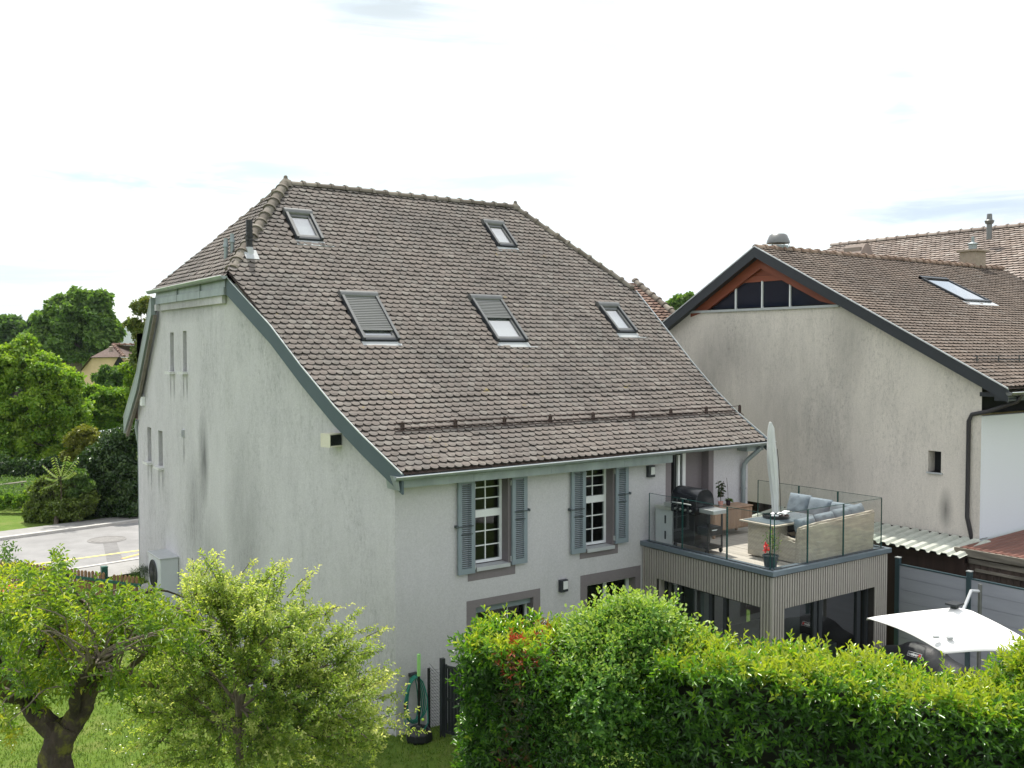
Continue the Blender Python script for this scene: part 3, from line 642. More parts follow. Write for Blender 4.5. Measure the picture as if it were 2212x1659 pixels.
b.prism([V(8.30, 15.3, 4.72), V(8.30, 15.74, 4.72), V(8.26, 15.74, 4.98), V(8.26, 15.3, 4.98)], V(.03, 0, 0))
b.build('eave_fascia', M['zinc'], roof)
b = MB(); b.box(15.35, 17.85, 15.40, 15.74, 4.95, 4.99); b.build('soffit', M['facade'], roof)
b = MB(); b.box(6.80, 6.96, 20.25, 25.65, 8.64, 8.80); b.box(6.77, 6.96, 20.25, 25.6, 8.47, 8.632)
for y in (21.9, 23.7): b.box(6.764, 6.95, y-.007, y+.007, 8.468, 8.802)
b.build('hip_fascia', M['zinc'], roof)
b = MB(); b.box(6.82, 6.9, 20.5, 25.4, 8.30, 8.47); b.box(6.72, 6.9, 25.35, 25.5, 8.30, 8.46); b.build('cornice', M['wall'], roof)
b = MB(); b.tube([(18.25, 15.3, 4.93), (18.22, 15.36, 4.86), (18.05, 15.55, 4.62), (18.0, 15.62, 4.5), (18.0, 15.64, 4.4), (18.0, 15.64, 3.05)], .055, 10); b.tube([(18.0, 15.64, 4.36), (18.0, 15.64, 4.10)], .063, 10)
b.tube([(18.0, 15.64, 3.9), (18.0, 15.64, 3.93)], .07, 10); b.build('downpipe', M['zinc'], house, smooth=True)
# skylights
def skylight(x0, x1, yt, yb, mode):
    a, d, n_, Ln = frame_at(x0, x1, yt, yb); cx = (x0+x1)/2; hw = (x1-x0)/2
    P = lambda u, v, w: V(cx+u, a.y+d.y*v, a.z+d.z*v)+n_*w
    def bx(mb, u0, u1, v0, v1, w0, w1, m=0): mb.obox(P((u0+u1)/2, (v0+v1)/2, (w0+w1)/2), V((u1-u0)/2, 0, 0), d*(v1-v0)/2, n_*(w1-w0)/2, m)
    f = MB(); bx(f, -hw, -hw+.07, .05, Ln, .0, .13); bx(f, hw-.07, hw, .05, Ln, .0, .13); bx(f, -hw+.07, hw-.07, Ln-.08, Ln, .0, .09); bx(f, -hw+.07, hw-.07, Ln-.04, Ln+.02, .0, .05)
    bx(f, -hw+.07, hw-.07, .1, .16, 0, .10)
    w = f.build('skylight', M['anth'], roof, bevel=.012)
    h = MB(); pr_ = []
    for k in range(7): an = math.pi*k/6; pr_.append(P(-hw-.015, .10-math.cos(an)*.11, .06+.11*math.sin(an)))
    h.prism([P(-hw-.015, -.01, 0), *pr_, P(-hw-.015, .21, 0)], V(2*hw+.03, 0, 0)); h.build('hood', M['anthl'], w, smooth=True)
    for s in (-1, 1): h = MB(); bx(h, s*(hw-.035)-.03, s*(hw-.035)+.03, .18, Ln-.01, .132, .142); h.build('side_rail', M['anthl'], w)
    h = MB(); wi = hw-.075; fr = .05
    for q in ((-wi, -wi+fr, .2, Ln-.08), (wi-fr, wi, .2, Ln-.08), (-wi+fr, wi-fr, Ln-.15, Ln-.08), (-wi+fr, wi-fr, .2, .28)): bx(h, *q, .03, .085)
    s_ = h.build('sash', M['anthl'], w)
    h = MB(); h.poly([P(-wi+fr, .28, .06), P(wi-fr, .28, .06), P(wi-fr, Ln-.15, .06), P(-wi+fr, Ln-.15, .06)]); h.build('pane', M['skyglass'], s_)
    h = MB(); h.poly([P(-wi+fr, .28, .0), P(wi-fr, .28, .0), P(wi-fr, Ln-.15, .0), P(-wi+fr, Ln-.15, .0)]); h.build('blind', M['white'], s_)
    if mode != 'thin':
        end = Ln*(.80 if mode == 'full' else .50); h = MB(); n = int((end-.2)/.055)
        for k in range(n):
            v = .2+(end-.2)*(k+.5)/n; pts = [P(-wi+.0, v-.024, .095), P(-wi, v-.014, .115), P(-wi, v+.014, .115), P(-wi, v+.024, .095)]; h.prism(pts, V(2*wi, 0, 0))
        bx(h, -wi, wi, end, end+.03, .09, .115); h.build('roller_shutter', M['slat'], w)
    h = MB(); bx(h, -hw-.02, hw+.02, Ln+.01, Ln+.17, .035, .045); bx(h, -hw-.03, hw+.22, Ln+.165, Ln+.185, .035, .05); h.build('apron_flashing', M['sill'], w)
for s in SKY: skylight(*s)
# vent pipes
def pipe(p, r, hts, m, cap=None, name='vent_pipe'):
    b = MB(); prof = [(r*k, z) for k, z in hts]; b.lathe(p, prof, 14); return b.build(name, m, roof, smooth=True)
vp_ = px(536, 547, Y=20.62); vz = zr(20.62)
w = pipe((vp_.x+.03, 20.62, vz-.1), .07, [(1, 0), (1, .38), (1.25, .38), (1.25, .42), (1, .42), (1, .46), (1.25, .46), (1.25, .50), (1, .50), (1, .58), (1.12, .58), (1.12, .62), (1, .62), (1, .84)], M['black'])
b = MB(); a, d, n_, _ = frame_at(0, 1, 20.9, 20.2); c = V(vp_.x+.03, 20.55, zr(20.55)); b.obox(c+n_*.055, V(.15, 0, 0), d*.16, n_*.004); b.lathe((vp_.x+.03, 20.62, vz-.05), [(.12, 0), (.08, .17), (.075, .19)], 14); b.build('pipe_flashing', M['sill'], w)
for (x_, y_, t_) in ((488, 550, 515), (502, 541, 505)):
    q = at(x_, y_, 21.6); h_ = (y_-t_)/FPX*21.6
    pipe((q.x, q.y, q.z-.25), .045, [(1, 0), (1, .25+h_*.45), (1.5, .25+h_*.47), (1.3, .25+h_*.62), (1, .25+h_*.7), (1, .25+h_)], M['zinc'])
# snow guard
g_ = MB(); ys_ = 16.33
for x in [8.95+i*1.21 for i in range(9)]:
    z = zr(ys_); g_.box(x-.018, x+.018, ys_-.012, ys_+.012, z, z+.22); g_.bar((x, ys_, z+.2), (x, ys_+.18, z+.17), .02, .012); g_.bar((x, ys_-.14, z-.04), (x, ys_+.05, z+.07), .03, .01)
    for k in (-1, 1): g_.box(x-.006+k*.03, x+.006+k*.03, ys_-.02, ys_+.02, z+.02, z+.20)
for dz in (.09, .19): g_.tube([(8.75, ys_-.02, zr(ys_)+dz), (18.45, ys_-.02, zr(ys_)+dz)], .011, 6)
g_.tube([(8.75, ys_-.06, zr(ys_)+.04), (18.45, ys_-.06, zr(ys_)+.04)], .009, 6)
g_.build('snow_guard', mat('brown_steel', (.05, .03, .025), .6, .2), roof)
# small things on the gable
r_ = ray(725, 943); dd = -(CK-CA).y; 
bx_ = CA+dn*1.55+V(0, 0, 5.42)
b = MB(); b.obox(bx_+on*.16, dn*.13, on*.16, V(0, 0, .015)); b.obox(bx_+on*.16+V(0, 0, .24), dn*.13, on*.16, V(0, 0, .012)); b.obox(bx_+on*.31+V(0, 0, .12), dn*.13, on*.006, V(0, 0, .12)); b.obox(bx_+on*.16+V(0, 0, .12)+dn*.13, dn*.006, on*.16, V(0, 0, .12))
o = b.build('lantern_box', mat('cream_enamel', (.62, .60, .50), .4, .05), house); 
b = MB(); b.obox(bx_+on*.16+V(0, 0, .12)-dn*.125, dn*.005, on*.14, V(0, 0, .10)); b.build('pane', M['glass'], o)
b = MB(); b.box(6.86, 6.9, 23.62, 23.80, 5.15, 5.33)
for k in range(6): b.obox(V(6.85, 23.71, 5.17+k*.028), V(.012, 0, -.006), V(0, .075, 0), V(.001, 0, .004))
b.build('vent_grille', M['sill'], house)
b = MB(); b.box(6.80, 6.9, 27.25, 27.45, 5.75, 6.0); b.build('junction_box', M['white'], house, bevel=.01)
b = MB(); b.tube([(6.86, 28.0, 5.3), (6.86, 28.1, 5.1), (6.95, 28.15, 4.6), (6.95, 28.15, 1)], .05, 8); b.build('downpipe', M['zinc'], house)
# ------------------------------------------------------------------ terrace annex
X0, X1, Y0, Y1 = 14.72, 18.52, 12.04, 15.72
annex = thing('annex', 'flat roofed ground floor annex with ribbed taupe cladding under the roof terrace', 'building', (16.6, 13.8, 0))
b = MB()
b.box(X0+.03, X1-.03, Y0+.03, YF-.01, 2.25, 2.86); b.box(X0+.03, X0+.33, YF-.50, YF-.01, 0, 2.25); b.box(X0+.03, X0+.33, Y0+.03, Y0+.33, 0, 2.25); b.box(X1-.43, X1-.03, Y0+.03, Y0+.33, 0, 2.25); b.box(X1-.15, X1-.03, Y0+.33, YF-.01, 0, 2.25)
b.build('structure_walls', M['cladb'], annex)
b = MB(); pit = .074
def batt(a, c, dirv, outv, z0, z1, zopen=None):
    n_ = int(round((c-a)/pit))
    for k in range(n_):
        s = a+(c-a)*(k+.5)/n_; lo = z0
        if zopen and zopen[0] < s < zopen[1]: lo = zopen[2]
        base = dirv*s; b.obox(V(outv.x, outv.y, (lo+z1)/2)+base, dirv*.023, (V(-1, 0, 0) if dirv.y else V(0, -1, 0))*.016, V(0, 0, (z1-lo)/2))
batt(Y0, YF-.02, V(0, 1, 0), V(X0+.014, 0, 0), 0, 2.87, (12.36, 15.26, 2.23)); batt(X0, X1, V(1, 0, 0), V(0, Y0+.014, 0), 0, 2.87, (15.07, 18.07, 2.21))
b.box(X0-.004, X0+.05, Y0-.004, Y0+.05, 0, 2.87)
b.build('cladding', M['clad'], annex)
b = MB(); b.box(X0+.05, X0+.31, 15.16, 15.24, 0, 2.25); b.build('jamb', M['clad'], annex)
b = MB(); cw = .27; zt = 3.0
def cop(pts): b.prism([V(*p) for p in pts], V(0, 0, -.055))
o0, o1 = X0-.06, X1+.06; 
b.prism([V(o0, Y0-.06, zt), V(o1, Y0-.06, zt), V(o1-cw, Y0-.06+cw, zt), V(o0+cw, Y0-.06+cw, zt)], V(0, 0, -.10)); b.prism([V(o0, Y0-.06, zt), V(o0+cw, Y0-.06+cw, zt), V(o0+cw, YF, zt), V(o0, YF, zt)], V(0, 0, -.10))
b.prism([V(o1, Y0-.06, zt), V(o1, YF, zt), V(o1-cw, YF, zt), V(o1-cw, Y0-.06+cw, zt)], V(0, 0, -.10))
b.v = [tuple(v) for v in b.v]; b.build('coping', M['coping'], annex, bevel=.006)
b = MB(); k = 0; x = o0+cw+.005
while x < o1-cw-.02: b.box(x, min(x+.135, o1-cw-.005), Y0-.06+cw+.005, YF-.004, 2.87, 2.955+rng.uniform(-.002, .002)); x += .142
b.build('deck_boards', M['deck'], annex)
# sliding doors
def slider(p, d, n_in, L_, z1, divs, par):
    f = MB(); fr = .06
    R_ = lambda s0, s1, z0, z1_, k0, k1: f.obox(p+d*((s0+s1)/2)+n_in*((k0+k1)/2)+V(0, 0, (z0+z1_)/2), d*(s1-s0)/2, n_in*(k1-k0)/2, V(0, 0, (z1_-z0)/2))
    R_(0, L_, z1-fr, z1, 0, .1); R_(0, L_, 0, fr, 0, .1); R_(0, fr, fr, z1-fr, 0, .1); R_(L_-fr, L_, fr, z1-fr, 0, .1)
    for s, w_ in divs: R_(s, s+w_, fr, z1-fr, .01, .09)
    o = f.build('sliding_door', M['anth'], par)
    g2 = MB(); g2.poly([p+d*fr+n_in*.05+V(0, 0, fr), p+d*(L_-fr)+n_in*.05+V(0, 0, fr), p+d*(L_-fr)+n_in*.05+V(0, 0, z1-fr), p+d*fr+n_in*.05+V(0, 0, z1-fr)]); g2.build('pane', M['dglass'], o)
slider(V(X0+.16, 15.20, 0), V(0, -1, 0), V(1, 0, 0), 2.86, 2.22, [(.45, .1), (1.35, .09), (1.75, .09)], annex)
slider(V(15.06, Y0+.15, 0), V(1, 0, 0), V(0, 1, 0), 3.0, 2.2, [(1.15, .11), (1.32, .11), (2.62, .12)], annex)
b = MB(); b.box(X0+.3, X1-.15, Y0+.3, YF-.05, -.02, .02); b.build('room_floor', mat('grey_room_floor', (.2, .2, .2), .4, .1), annex)
b = MB(); b.box(X0+1.2, X1-.6, 14.3, 14.9, .0, .9); b.box(17.2, 18.1, 13.0, 13.9, 0, .75); b.build('room_furniture', M['sill'], annex)
b = MB(); b.box(X0+.35, X0+.37, 13.9, 14.25, .05, 2.2); b.build('curtain_screen', M['sill'], annex); b = MB(); b.box(X0+.34, 16.0, Y0+.34, Y0+.36, .05, 2.2); b.build('curtain_screen', M['room'], annex)  # second panel added at the corner to block the bright lawn behind
# glass balustrade panels
def gpanel(p, q, z0=2.96, z1=4.09):
    p, q = Vector(p), Vector(q); d = (q-p).normalized(); n_ = V(-d.y, d.x, 0)*.008; b = MB(); a = p+d*.012; c = q-d*.012
    b.poly([a-n_+V(0, 0, z0), c-n_+V(0, 0, z0), c-n_+V(0, 0, z1), a-n_+V(0, 0, z1)], 0)
    for e, s in ((a, -1), (c, 1)): b.obox(e+V(0, 0, (z0+z1)/2), d*.006, n_*1.15, V(0, 0, (z1-z0)/2), 1)
    b.obox((a+c)/2+V(0, 0, z1), (c-a)/2, n_*1.0, V(0, 0, .004), 1)
    b.build('glass_panel', [M['clear'], M['gedge']], annex)
gy = 12.09; gx = 14.77; gx1 = 18.42
for a, c in zip([15.55, 14.51, 13.25, 12.13], [14.51, 13.25, 12.13]): gpanel((gx, a, 0), (gx, c, 0))
for a, c in zip([14.81, 15.84, 17.01, 18.16+.2], [15.84, 17.01, 18.36]): gpanel((a, gy, 0), (c, gy, 0))
for a, c in zip([12.13, 13.25, 14.32, 15.55], [13.25, 14.32, 15.55]): gpanel((gx1, a, 0), (gx1, c, 0))
b = MB(); b.box(gx-.02, gx+.02, 12.11, 15.6, 2.955, 3.012); b.box(gx-.02, gx1+.02, gy-.02, gy+.02, 2.955, 3.012); b.box(gx1-.02, gx1+.02, 12.11, 15.6, 2.955, 3.012); b.build('glass_channel', M['anth'], annex)
# ------------------------------------------------------------------ terrace furniture
DZ = 2.957
tb = thing('lounge_table', 'rattan lounge dining table with grey top in the middle of the terrace', 'table', (16.35, 13.1, DZ))
tx0, tx1, ty0, ty1 = 15.47, 17.2, 12.6, 13.55
b = MB(); b.box(tx0, tx1, ty0, ty1, 3.68, 3.715); b.build('tabletop_frame', M['rattan'], tb, bevel=.008)
b = MB(); b.box(tx0+.06, tx1-.06, ty0+.06, ty1-.06, 3.716, 3.724); b.build('tabletop', mat('grey_table_glass', (.13, .16, .18), .25, .05), tb)
for x in (tx0+.13, tx1-.55): b = MB(); b.box(x, x+.42, ty0+.12, ty1-.12, DZ+.03, 3.68); b.build('pedestal', M['rattan'], tb, bevel=.02)
b = MB(); b.box(tx0+.55, tx1-.55, ty0+.3, ty1-.3, 3.45, 3.62); b.bar((tx0+.5, ty0+.3, 3.6), (tx1-.5, ty0+.35, 3.15), .03, .03); b.build('lift_mechanism', M['anth'], tb)
b = MB(); c = V(16.22, 13.20, 3.727); b.lathe(c, [(.27, 0), (.28, .06), (.26, .062), (.25, .012), (.0, .012)], 28)
o = b.build('tray', M['black'], smooth=True); tag(o, 'round black tray on the rattan table round the parasol pole', 'tray')
b = MB(); b.lathe(c+V(.10, -.05, .018), [(.05, 0), (.045, .06), (.03, .07), (.03, .075), (.0, .076)], 12); o = b.build('glass_jar', M['black'], smooth=True); tag(o, 'small black pot standing in the round tray', 'pot')
b = MB(); b.lathe(c+V(-.10, -.06, .018), [(.06, 0), (.085, .05), (.08, .052), (.05, .01)], 14); o = b.build('bowl', M['white'], smooth=True); tag(o, 'white bowl standing in the round black tray', 'bowl')
b = MB()
for k in range(7): an = k*.9; b.obox(c+V(.2+.1*math.cos(an), .05+.13*math.sin(an), .03+.012*k), V(.08, .03, .01), V(-.02, .06, .0), V(0, 0, .006))
o = b.build('napkins', M['white']); tag(o, 'loose white papers piled beside the black tray', 'papers')
par = thing('closed_parasol', 'closed parasol in a pale grey cover rising from the terrace table', 'parasol', (c.x, c.y, DZ))
b = MB(); b.tube([(c.x, c.y, DZ), (c.x, c.y, 3.8), (c.x-.10, c.y+.07, 5.6)], .024, 10); b.build('pole', M['anth'], par)
b = MB(); rr = [(0, 0), (.05, .02), (.085, -.0), (.09, .3), (.105, .7), (.115, 1.1), (.10, 1.5), (.085, 1.8), (.075, 1.92), (.0, 2.0)]
b.lathe((c.x, c.y, 3.83), [(.035, 0), (.062, .02), (.07, .12), (.073, .25), (.08, .38), (.085, .5), (.092, .62), (.098, .75), (.104, .88), (.108, 1.0), (.106, 1.12), (.103, 1.24), (.098, 1.35), (.09, 1.46), (.083, 1.57), (.078, 1.68), (.072, 1.8), (.03, 1.93), (0, 1.94)], 26)
tilt = lambda bm, off: [v.co.__setitem__(1, v.co.y+.04*(v.co.z+off.z-3.83)) or v.co.__setitem__(0, v.co.x-.058*(v.co.z+off.z-3.83)+.006*math.sin(v.co.z*5)+.012*math.sin(7*math.atan2(v.co.y, v.co.x+.001)+v.co.z*5)+.006*math.sin(v.co.z*31)) for v in bm.verts]
cv = b.build('cover', M['cover'], par, smooth=True, fn=tilt)
b = MB(); b.tube([V(c.x+.05-.058*(z-3.83), c.y-.10+.04*(z-3.83)-(.012 if 4.3 < z < 5.1 else 0), z) for z in (3.86, 4.1, 4.4, 4.7, 5.0, 5.2)], .007, 5); b.build('zip', M['black'], cv)
# corner sofa
sf = thing('corner_sofa', 'L-shaped rattan corner sofa with blue grey cushions along the glass', 'sofa', (17, 12.6, DZ))
sx0, sx1, sy0 = 15.72, 18.20, 12.18
b = MB()
def arm(mb):
    mb.prism([V(sx0, sy0+.102, DZ+.02), V(sx0, sy0+.102, 3.62), V(sx0, sy0+.13, 3.40), V(sx0, sy0+.45, 3.46), V(sx0, sy0+.75, 3.52), V(sx0, sy0+.75, DZ+.02)], V(.10, 0, 0))
b.prism([V(sx0, sy0, DZ+.02), V(sx1, sy0, DZ+.02), V(sx1+.04, sy0, 3.80), V(sx1-.3, sy0, 3.78), V(sx0+.6, sy0, 3.73), V(sx0+.02, sy0, 3.68)], V(0, .10, 0)); b.build('backrest', M['rattan'], sf, bevel=.012)
b = MB(); arm(b); b.build('armrest', M['rattan'], sf, bevel=.012)
b = MB(); b.prism([V(sx1, sy0+.1, DZ+.02), V(sx1, sy0+.1, 3.78), V(sx1, 14.3, 3.72), V(sx1, 14.3, DZ+.02)], V(-.10, 0, 0)); b.build('backrest', M['rattan'], sf, bevel=.012)
b = MB(); b.box(sx0+.1, sx1-.1, sy0+.1, sy0+.75, DZ+.02, 3.27); b.box(sx1-.75, sx1-.1, sy0+.75, 14.2, DZ+.02, 3.27); b.build('seat_frame', M['rattan'], sf, bevel=.012)
b = MB(); b.tube([(sx0+.02, sy0+.05, 3.69), (sx0+.6, sy0+.05, 3.74), (sx1-.3, sy0+.05, 3.79), (sx1+.03, sy0+.05, 3.81)], .03, 8); b.tube([(sx0+.05, sy0+.11, 3.42), (sx0+.05, sy0+.45, 3.47), (sx0+.05, sy0+.76, 3.53)], .035, 8); b.build('rolled_edge', M['rattan'], sf, smooth=True)
def cushion(cen, a, bb, n_, par=sf, name='cushion'):
    cen, a, bb, n_ = Vector(cen), Vector(a), Vector(bb), Vector(n_); K = 10; m = MB(); vs = {}
    for s in (-1, 1):
        for i in range(K+1):
            for j in range(K+1):
                x = 2*i/K-1; y = 2*j/K-1; h = (max(0, (1-x**4))*max(0, (1-y**4)))**.45
                h *= 1+.10*math.sin(x*7+cen.x*9)*math.cos(y*5+cen.y*7); pin = 1-.04*(1-abs(x))*abs(y)
                vs[s, i, j] = len(m.v); m.v.append(tuple(cen+a*x*pin+bb*y*(1-.03*(1-abs(y)))+n_*(s*(.06+h*.94))))
        for i in range(K):
            for j in range(K): m.f.append((vs[s, i, j], vs[s, i+1, j], vs[s, i+1, j+1], vs[s, i, j+1])); m.m.append(0)
    for i in range(K):
        for (p, q) in (((i, 0), (i+1, 0)), ((i, K), (i+1, K)), ((0, i), (0, i+1)), ((K, i), (K, i+1))):
            m.f.append((vs[-1, *p], vs[-1, *q], vs[1, *q], vs[1, *p])); m.m.append(0)
    return m.build(name, M['cush'], par, smooth=True)
for x in (16.12, 16.75): cushion((x+.0, sy0+.43, 3.33), (.30, 0, 0), (0, .30, 0), (0, 0, .065), name='seat_cushion')
cushion((17.75, sy0+.45, 3.33), (.32, 0, 0), (0, .32, 0), (0, 0, .065), name='seat_cushion')
for y in (13.2, 13.85): cushion((17.77, y, 3.33), (.30, 0, 0), (0, .31, 0), (0, 0, .065), name='seat_cushion')
for k, x in enumerate((16.2, 16.83, 17.42)): cushion((x, sy0+.22, 3.60+.03*k), (.31, 0, .01), (0, .07, .23+.01*k), (0, .10, -.03), name='back_cushion')
for k, y in enumerate((12.85, 13.42, 13.98)): cushion((17.98, y, 3.66+.03*k), (0, .30, 0), (.09, 0, .25), (-.10, 0, .04), name='back_cushion')
cushion((17.85, sy0+.2, 3.72), (.28, 0, .02), (.02, .08, .22), (0, .10, -.03), name='back_cushion')
# flower pot with red flower
def potted(pos, label, r, h, m, name='plant_pot', kind='plant', catg='potted plant'):
    t_ = thing('potted_plant', label, catg, pos); b = MB(); b.lathe(pos, [(r*.74, 0), (r*.95, h*.9), (r*1.03, h*.9), (r*1.03, h), (r*.93, h), (r*.9, h*.88), (0, h*.88)], 20); b.build('pot', m, t_, smooth=True); return t_
pp = px(1664, 1218, Z=DZ); pp = V(15.02, 12.34, DZ)
t_ = potted(tuple(pp), 'dark plastic pot with a red flower and trellis at the terrace corner', .155, .27, mat('slate_pot', (.035, .05, .06), .5, .1))
b = MB(); rs = np.random.default_rng(5)
for k in range(7): an = k*.9; b.tube([pp+V(0, 0, .22), pp+V(.05*math.cos(an), .05*math.sin(an), .45), pp+V(.11*math.cos(an), .11*math.sin(an), .62+.05*(k % 3))], .004, 4)
b.tube([pp+V(-.05, 0, .2), pp+V(-.12, .0, .4), pp+V(-.17, 0, .50)], .004, 4)
for s in (-.05, .05): b.tube([pp+V(s-.03, -.03, .2), pp+V(s-.03, -.03, .85)], .006, 5, 0)
b.build('stems', M['stem'], t_)
n = 160; O = np.array(pp)+rs.normal(0, 1, (n, 3))*[.07, .07, .13]+[.06, .02, .50]
leaf_obj('leaves', O, rs.normal(0, 1, (n, 3))+[0, 0, .6], rs.normal(0, 1, (n, 3)), rs.uniform(.04, .06, n), .35, rs.uniform(.2, .9, n), M['lilac'], t_)
n = 26; O = np.array(pp)+np.array([-.17, -.02, .50])+rs.normal(0, .018, (n, 3)); O[:, 2] -= rs.uniform(0, .13, n)
leaf_obj('flower', O, rs.normal(0, 1, (n, 3)), rs.normal(0, 1, (n, 3)), rs.uniform(.05, .07, n), .8, np.full(n, .5), leaf_mat('red_petals', [(0, (.65, .02, .03)), (1, (.8, .05, .06))], .5, .3, 1.), t_)
# sideboard
sb = thing('sideboard', 'low acacia wood sideboard against the wall behind the terrace table', 'sideboard', (17.4, 15.3, DZ))
bx0, bx1, by0, by1 = 16.30, 17.60, 15.02, 15.50
b = MB(); b.box(bx0-.02, bx1+.02, by0-.02, by1, 3.60, 3.63); b.build('top', M['wood'], sb, bevel=.004)
b = MB(); b.box(bx0, bx1, by0+.03, by1, DZ+.16, 3.60); b.build('body', M['wood'], sb)
b = MB()
k = bx0+.03
while k < bx1-.05: b.box(k, k+.085, by0+.005, by0+.029, DZ+.18, 3.585); k += .092
b.build('door_slats', M['wood'], sb, bevel=.003)
for x in (bx0, bx1-.05):
    for y in (by0, by1-.05): b = MB(); b.box(x, x+.05, y, y+.05, DZ, DZ+.16); b.build('leg', M['wood'], sb)
q = V(16.74, 15.22, 3.632)
t_ = potted(tuple(q), 'orchid with arching dark leaves in a pink pot on the sideboard', .062, .13, M['pink'])
b = MB(); LP_, LD_, LN_ = [], [], []
for (dx, hh) in ((-.10, .52), (.10, .50), (.02, .44)):
    pts = [q+V(0, 0, .1)+V(dx*s*s, 0, hh*s) for s in (0, .25, .5, .75, 1)]; b.tube(pts, .006, 5)
    for k in range(6):
        s = .3+.7*k/6; p = q+V(dx*s*s, 0, .1+hh*s)
        for sg in (-1, 1): LP_.append(tuple(p)); LD_.append((sg*.9, .1*sg, .15-.1*k/6)); LN_.append((0, 0, 1))
b.build('stems', M['stem'], t_); n = len(LP_)
leaf_obj('leaves', np.array(LP_), np.array(LD_)+rs.normal(0, .15, (n, 3)), np.array(LN_), rs.uniform(.10, .15, n), .2, rs.uniform(.1, .4, n), M['tree_d'], t_, curl=.35)
q = V(17.04, 15.26, 3.632)
t_ = potted(tuple(q), 'small green plant in a dark glazed pot on the sideboard', .06, .13, mat('dark_glaze', (.03, .02, .03), .2, .1))
b = MB(); b.tube([q+V(0, 0, .1), q+V(-.02, 0, .4), q+V(-.06, 0, .66)], .005, 5); b.build('stems', M['stem'], t_); n = 14
leaf_obj('leaves', np.array(q)+rs.normal(0, .015, (n, 3))+[.02, 0, .12], rs.normal(0, 1, (n, 3))*[1, 1, .3]+[0, 0, .3], np.tile([0, 0, 1.], (n, 1)), rs.uniform(.08, .12, n), .5, rs.uniform(.2, .6, n), M['tree'], t_)
# gas grill
gq = V(15.16, 14.58, DZ)
gr = thing('gas_grill', 'black gas grill cart with closed lid near the terrace door', 'grill', tuple(gq))
b = MB(); b.box(gq.x-.28, gq.x+.28, gq.y-.33, gq.y+.40, DZ+.10, DZ+.70); b.build('cabinet', M['black'], gr, bevel=.02)
b = MB(); b.box(gq.x-.33, gq.x+.33, gq.y-.40, gq.y+.45, DZ+.70, DZ+.86); b.build('firebox', M['blackg'], gr, bevel=.03)
b = MB(); pts = [V(gq.x-.33+.66*(1-math.cos(math.pi*k/10))/2, gq.y-.40, DZ+.86+.33*math.sin(math.pi*k/10)**.75) for k in range(11)]; b.prism(pts, V(0, .85, 0)); ld = b.build('lid', M['blackg'], gr, smooth=True, bevel=.012)
b = MB(); b.tube([(gq.x-.38, gq.y-.3, DZ+.90), (gq.x-.38, gq.y+.35, DZ+.90)], .014, 8); b.box(gq.x-.355, gq.x-.345, gq.y-.12, gq.y+.08, DZ+.98, DZ+1.0); b.build('handle', M['steel'], ld)
b = MB(); b.box(gq.x-.22, gq.x+.25, gq.y-.88, gq.y-.41, DZ+.76, DZ+.84); b.build('side_shelf', M['steel'], gr, bevel=.01)
b = MB(); b.box(gq.x-.22, gq.x+.25, gq.y+.46, gq.y+.80, DZ+.76, DZ+.84); b.build('side_shelf', M['steel'], gr, bevel=.01)
for k in range(4): b = MB(); b.tube([(gq.x-.33, gq.y-.25+k*.17, DZ+.78), (gq.x-.37, gq.y-.25+k*.17, DZ+.78)], .022, 10); b.build('knob', M['steel'], gr)
b = MB()
for x in (-.24, .24):
    b.box(gq.x+x-.02, gq.x+x+.02, gq.y-.75, gq.y-.71, DZ+.06, DZ+.76)
b.box(gq.x-.26, gq.x+.26, gq.y-.76, gq.y-.33, DZ+.09, DZ+.13); b.box(gq.x-.24, gq.x+.24, gq.y-.74, gq.y-.36, DZ+.34, DZ+.50); b.build('lower_rack', M['black'], gr, bevel=.01)
for x in (-.24, .24):
    for y in (-.70, .36): b = MB(); b.tube([(gq.x+x-.02, gq.y+y, DZ+.05), (gq.x+x+.02, gq.y+y, DZ+.05)], .05, 14); b.build('wheel', M['black'], gr)
b = MB(); b.lathe((gq.x-.02, gq.y-.55, DZ+.5), [(.13, 0), (.13, .015), (.0, .016)], 20); o = b.build('plate', M['white']); tag(o, 'white plate on the lower rack of the black grill', 'plate')
# outdoor counter, bin, red lantern
gr.scale = (.88, .88, 1.13)
ct = thing('counter_cabinet', 'white outdoor cabinet with grey worktop behind the black grill', 'cabinet', (15.1, 15.4, DZ))
b = MB(); b.box(15.06, 15.50, 15.10, 15.64, DZ, 3.72); b.build('body', mat('white_cabinet', (.5, .52, .54), .5, .04), ct); b = MB(); b.box(15.02, 15.53, 15.05, 15.64, 3.72, 3.80); b.build('worktop', M['concrete'], ct, bevel=.006)
for z in (3.5, 3.15): b = MB(); b.box(15.045, 15.06, 15.3, 15.34, z-.09, z+.09); b.build('handle', M['anth'], ct)
b = MB(); bq = px(1449, 1163, Z=DZ); b.lathe((bq.x, bq.y, DZ), [(.14, 0), (.15, .55), (.155, .56), (.155, .6), (.14, .61), (0, .63)], 20); o = b.build('bin', mat('slate_bin', (.045, .055, .065), .45, .05), smooth=True); tag(o, 'slate grey round bin between the grill and the white cabinet', 'bin')
lt = thing('lantern', 'dark red round lantern behind the glass next to the house wall', 'lantern', (14.93, 14.93+.5, DZ)); lc = V(14.93, 15.40, DZ)
lc = px(1418, 1155, Z=DZ)+V(.02, .35, 0); b = MB(); b.lathe(lc+V(0, -.35, 0), [(.08, 0), (.10, .05), (.10, .16), (.07, .2), (.0, .2)], 18); b.build('body', M['redl'], lt, smooth=True)
b = MB(); b.tube([lc+V(0, -.35+.1*math.cos(a), .16+.14*math.sin(a)) for a in [math.pi*k/10 for k in range(11)]], .006, 6); b.build('handle', M['black'], lt)
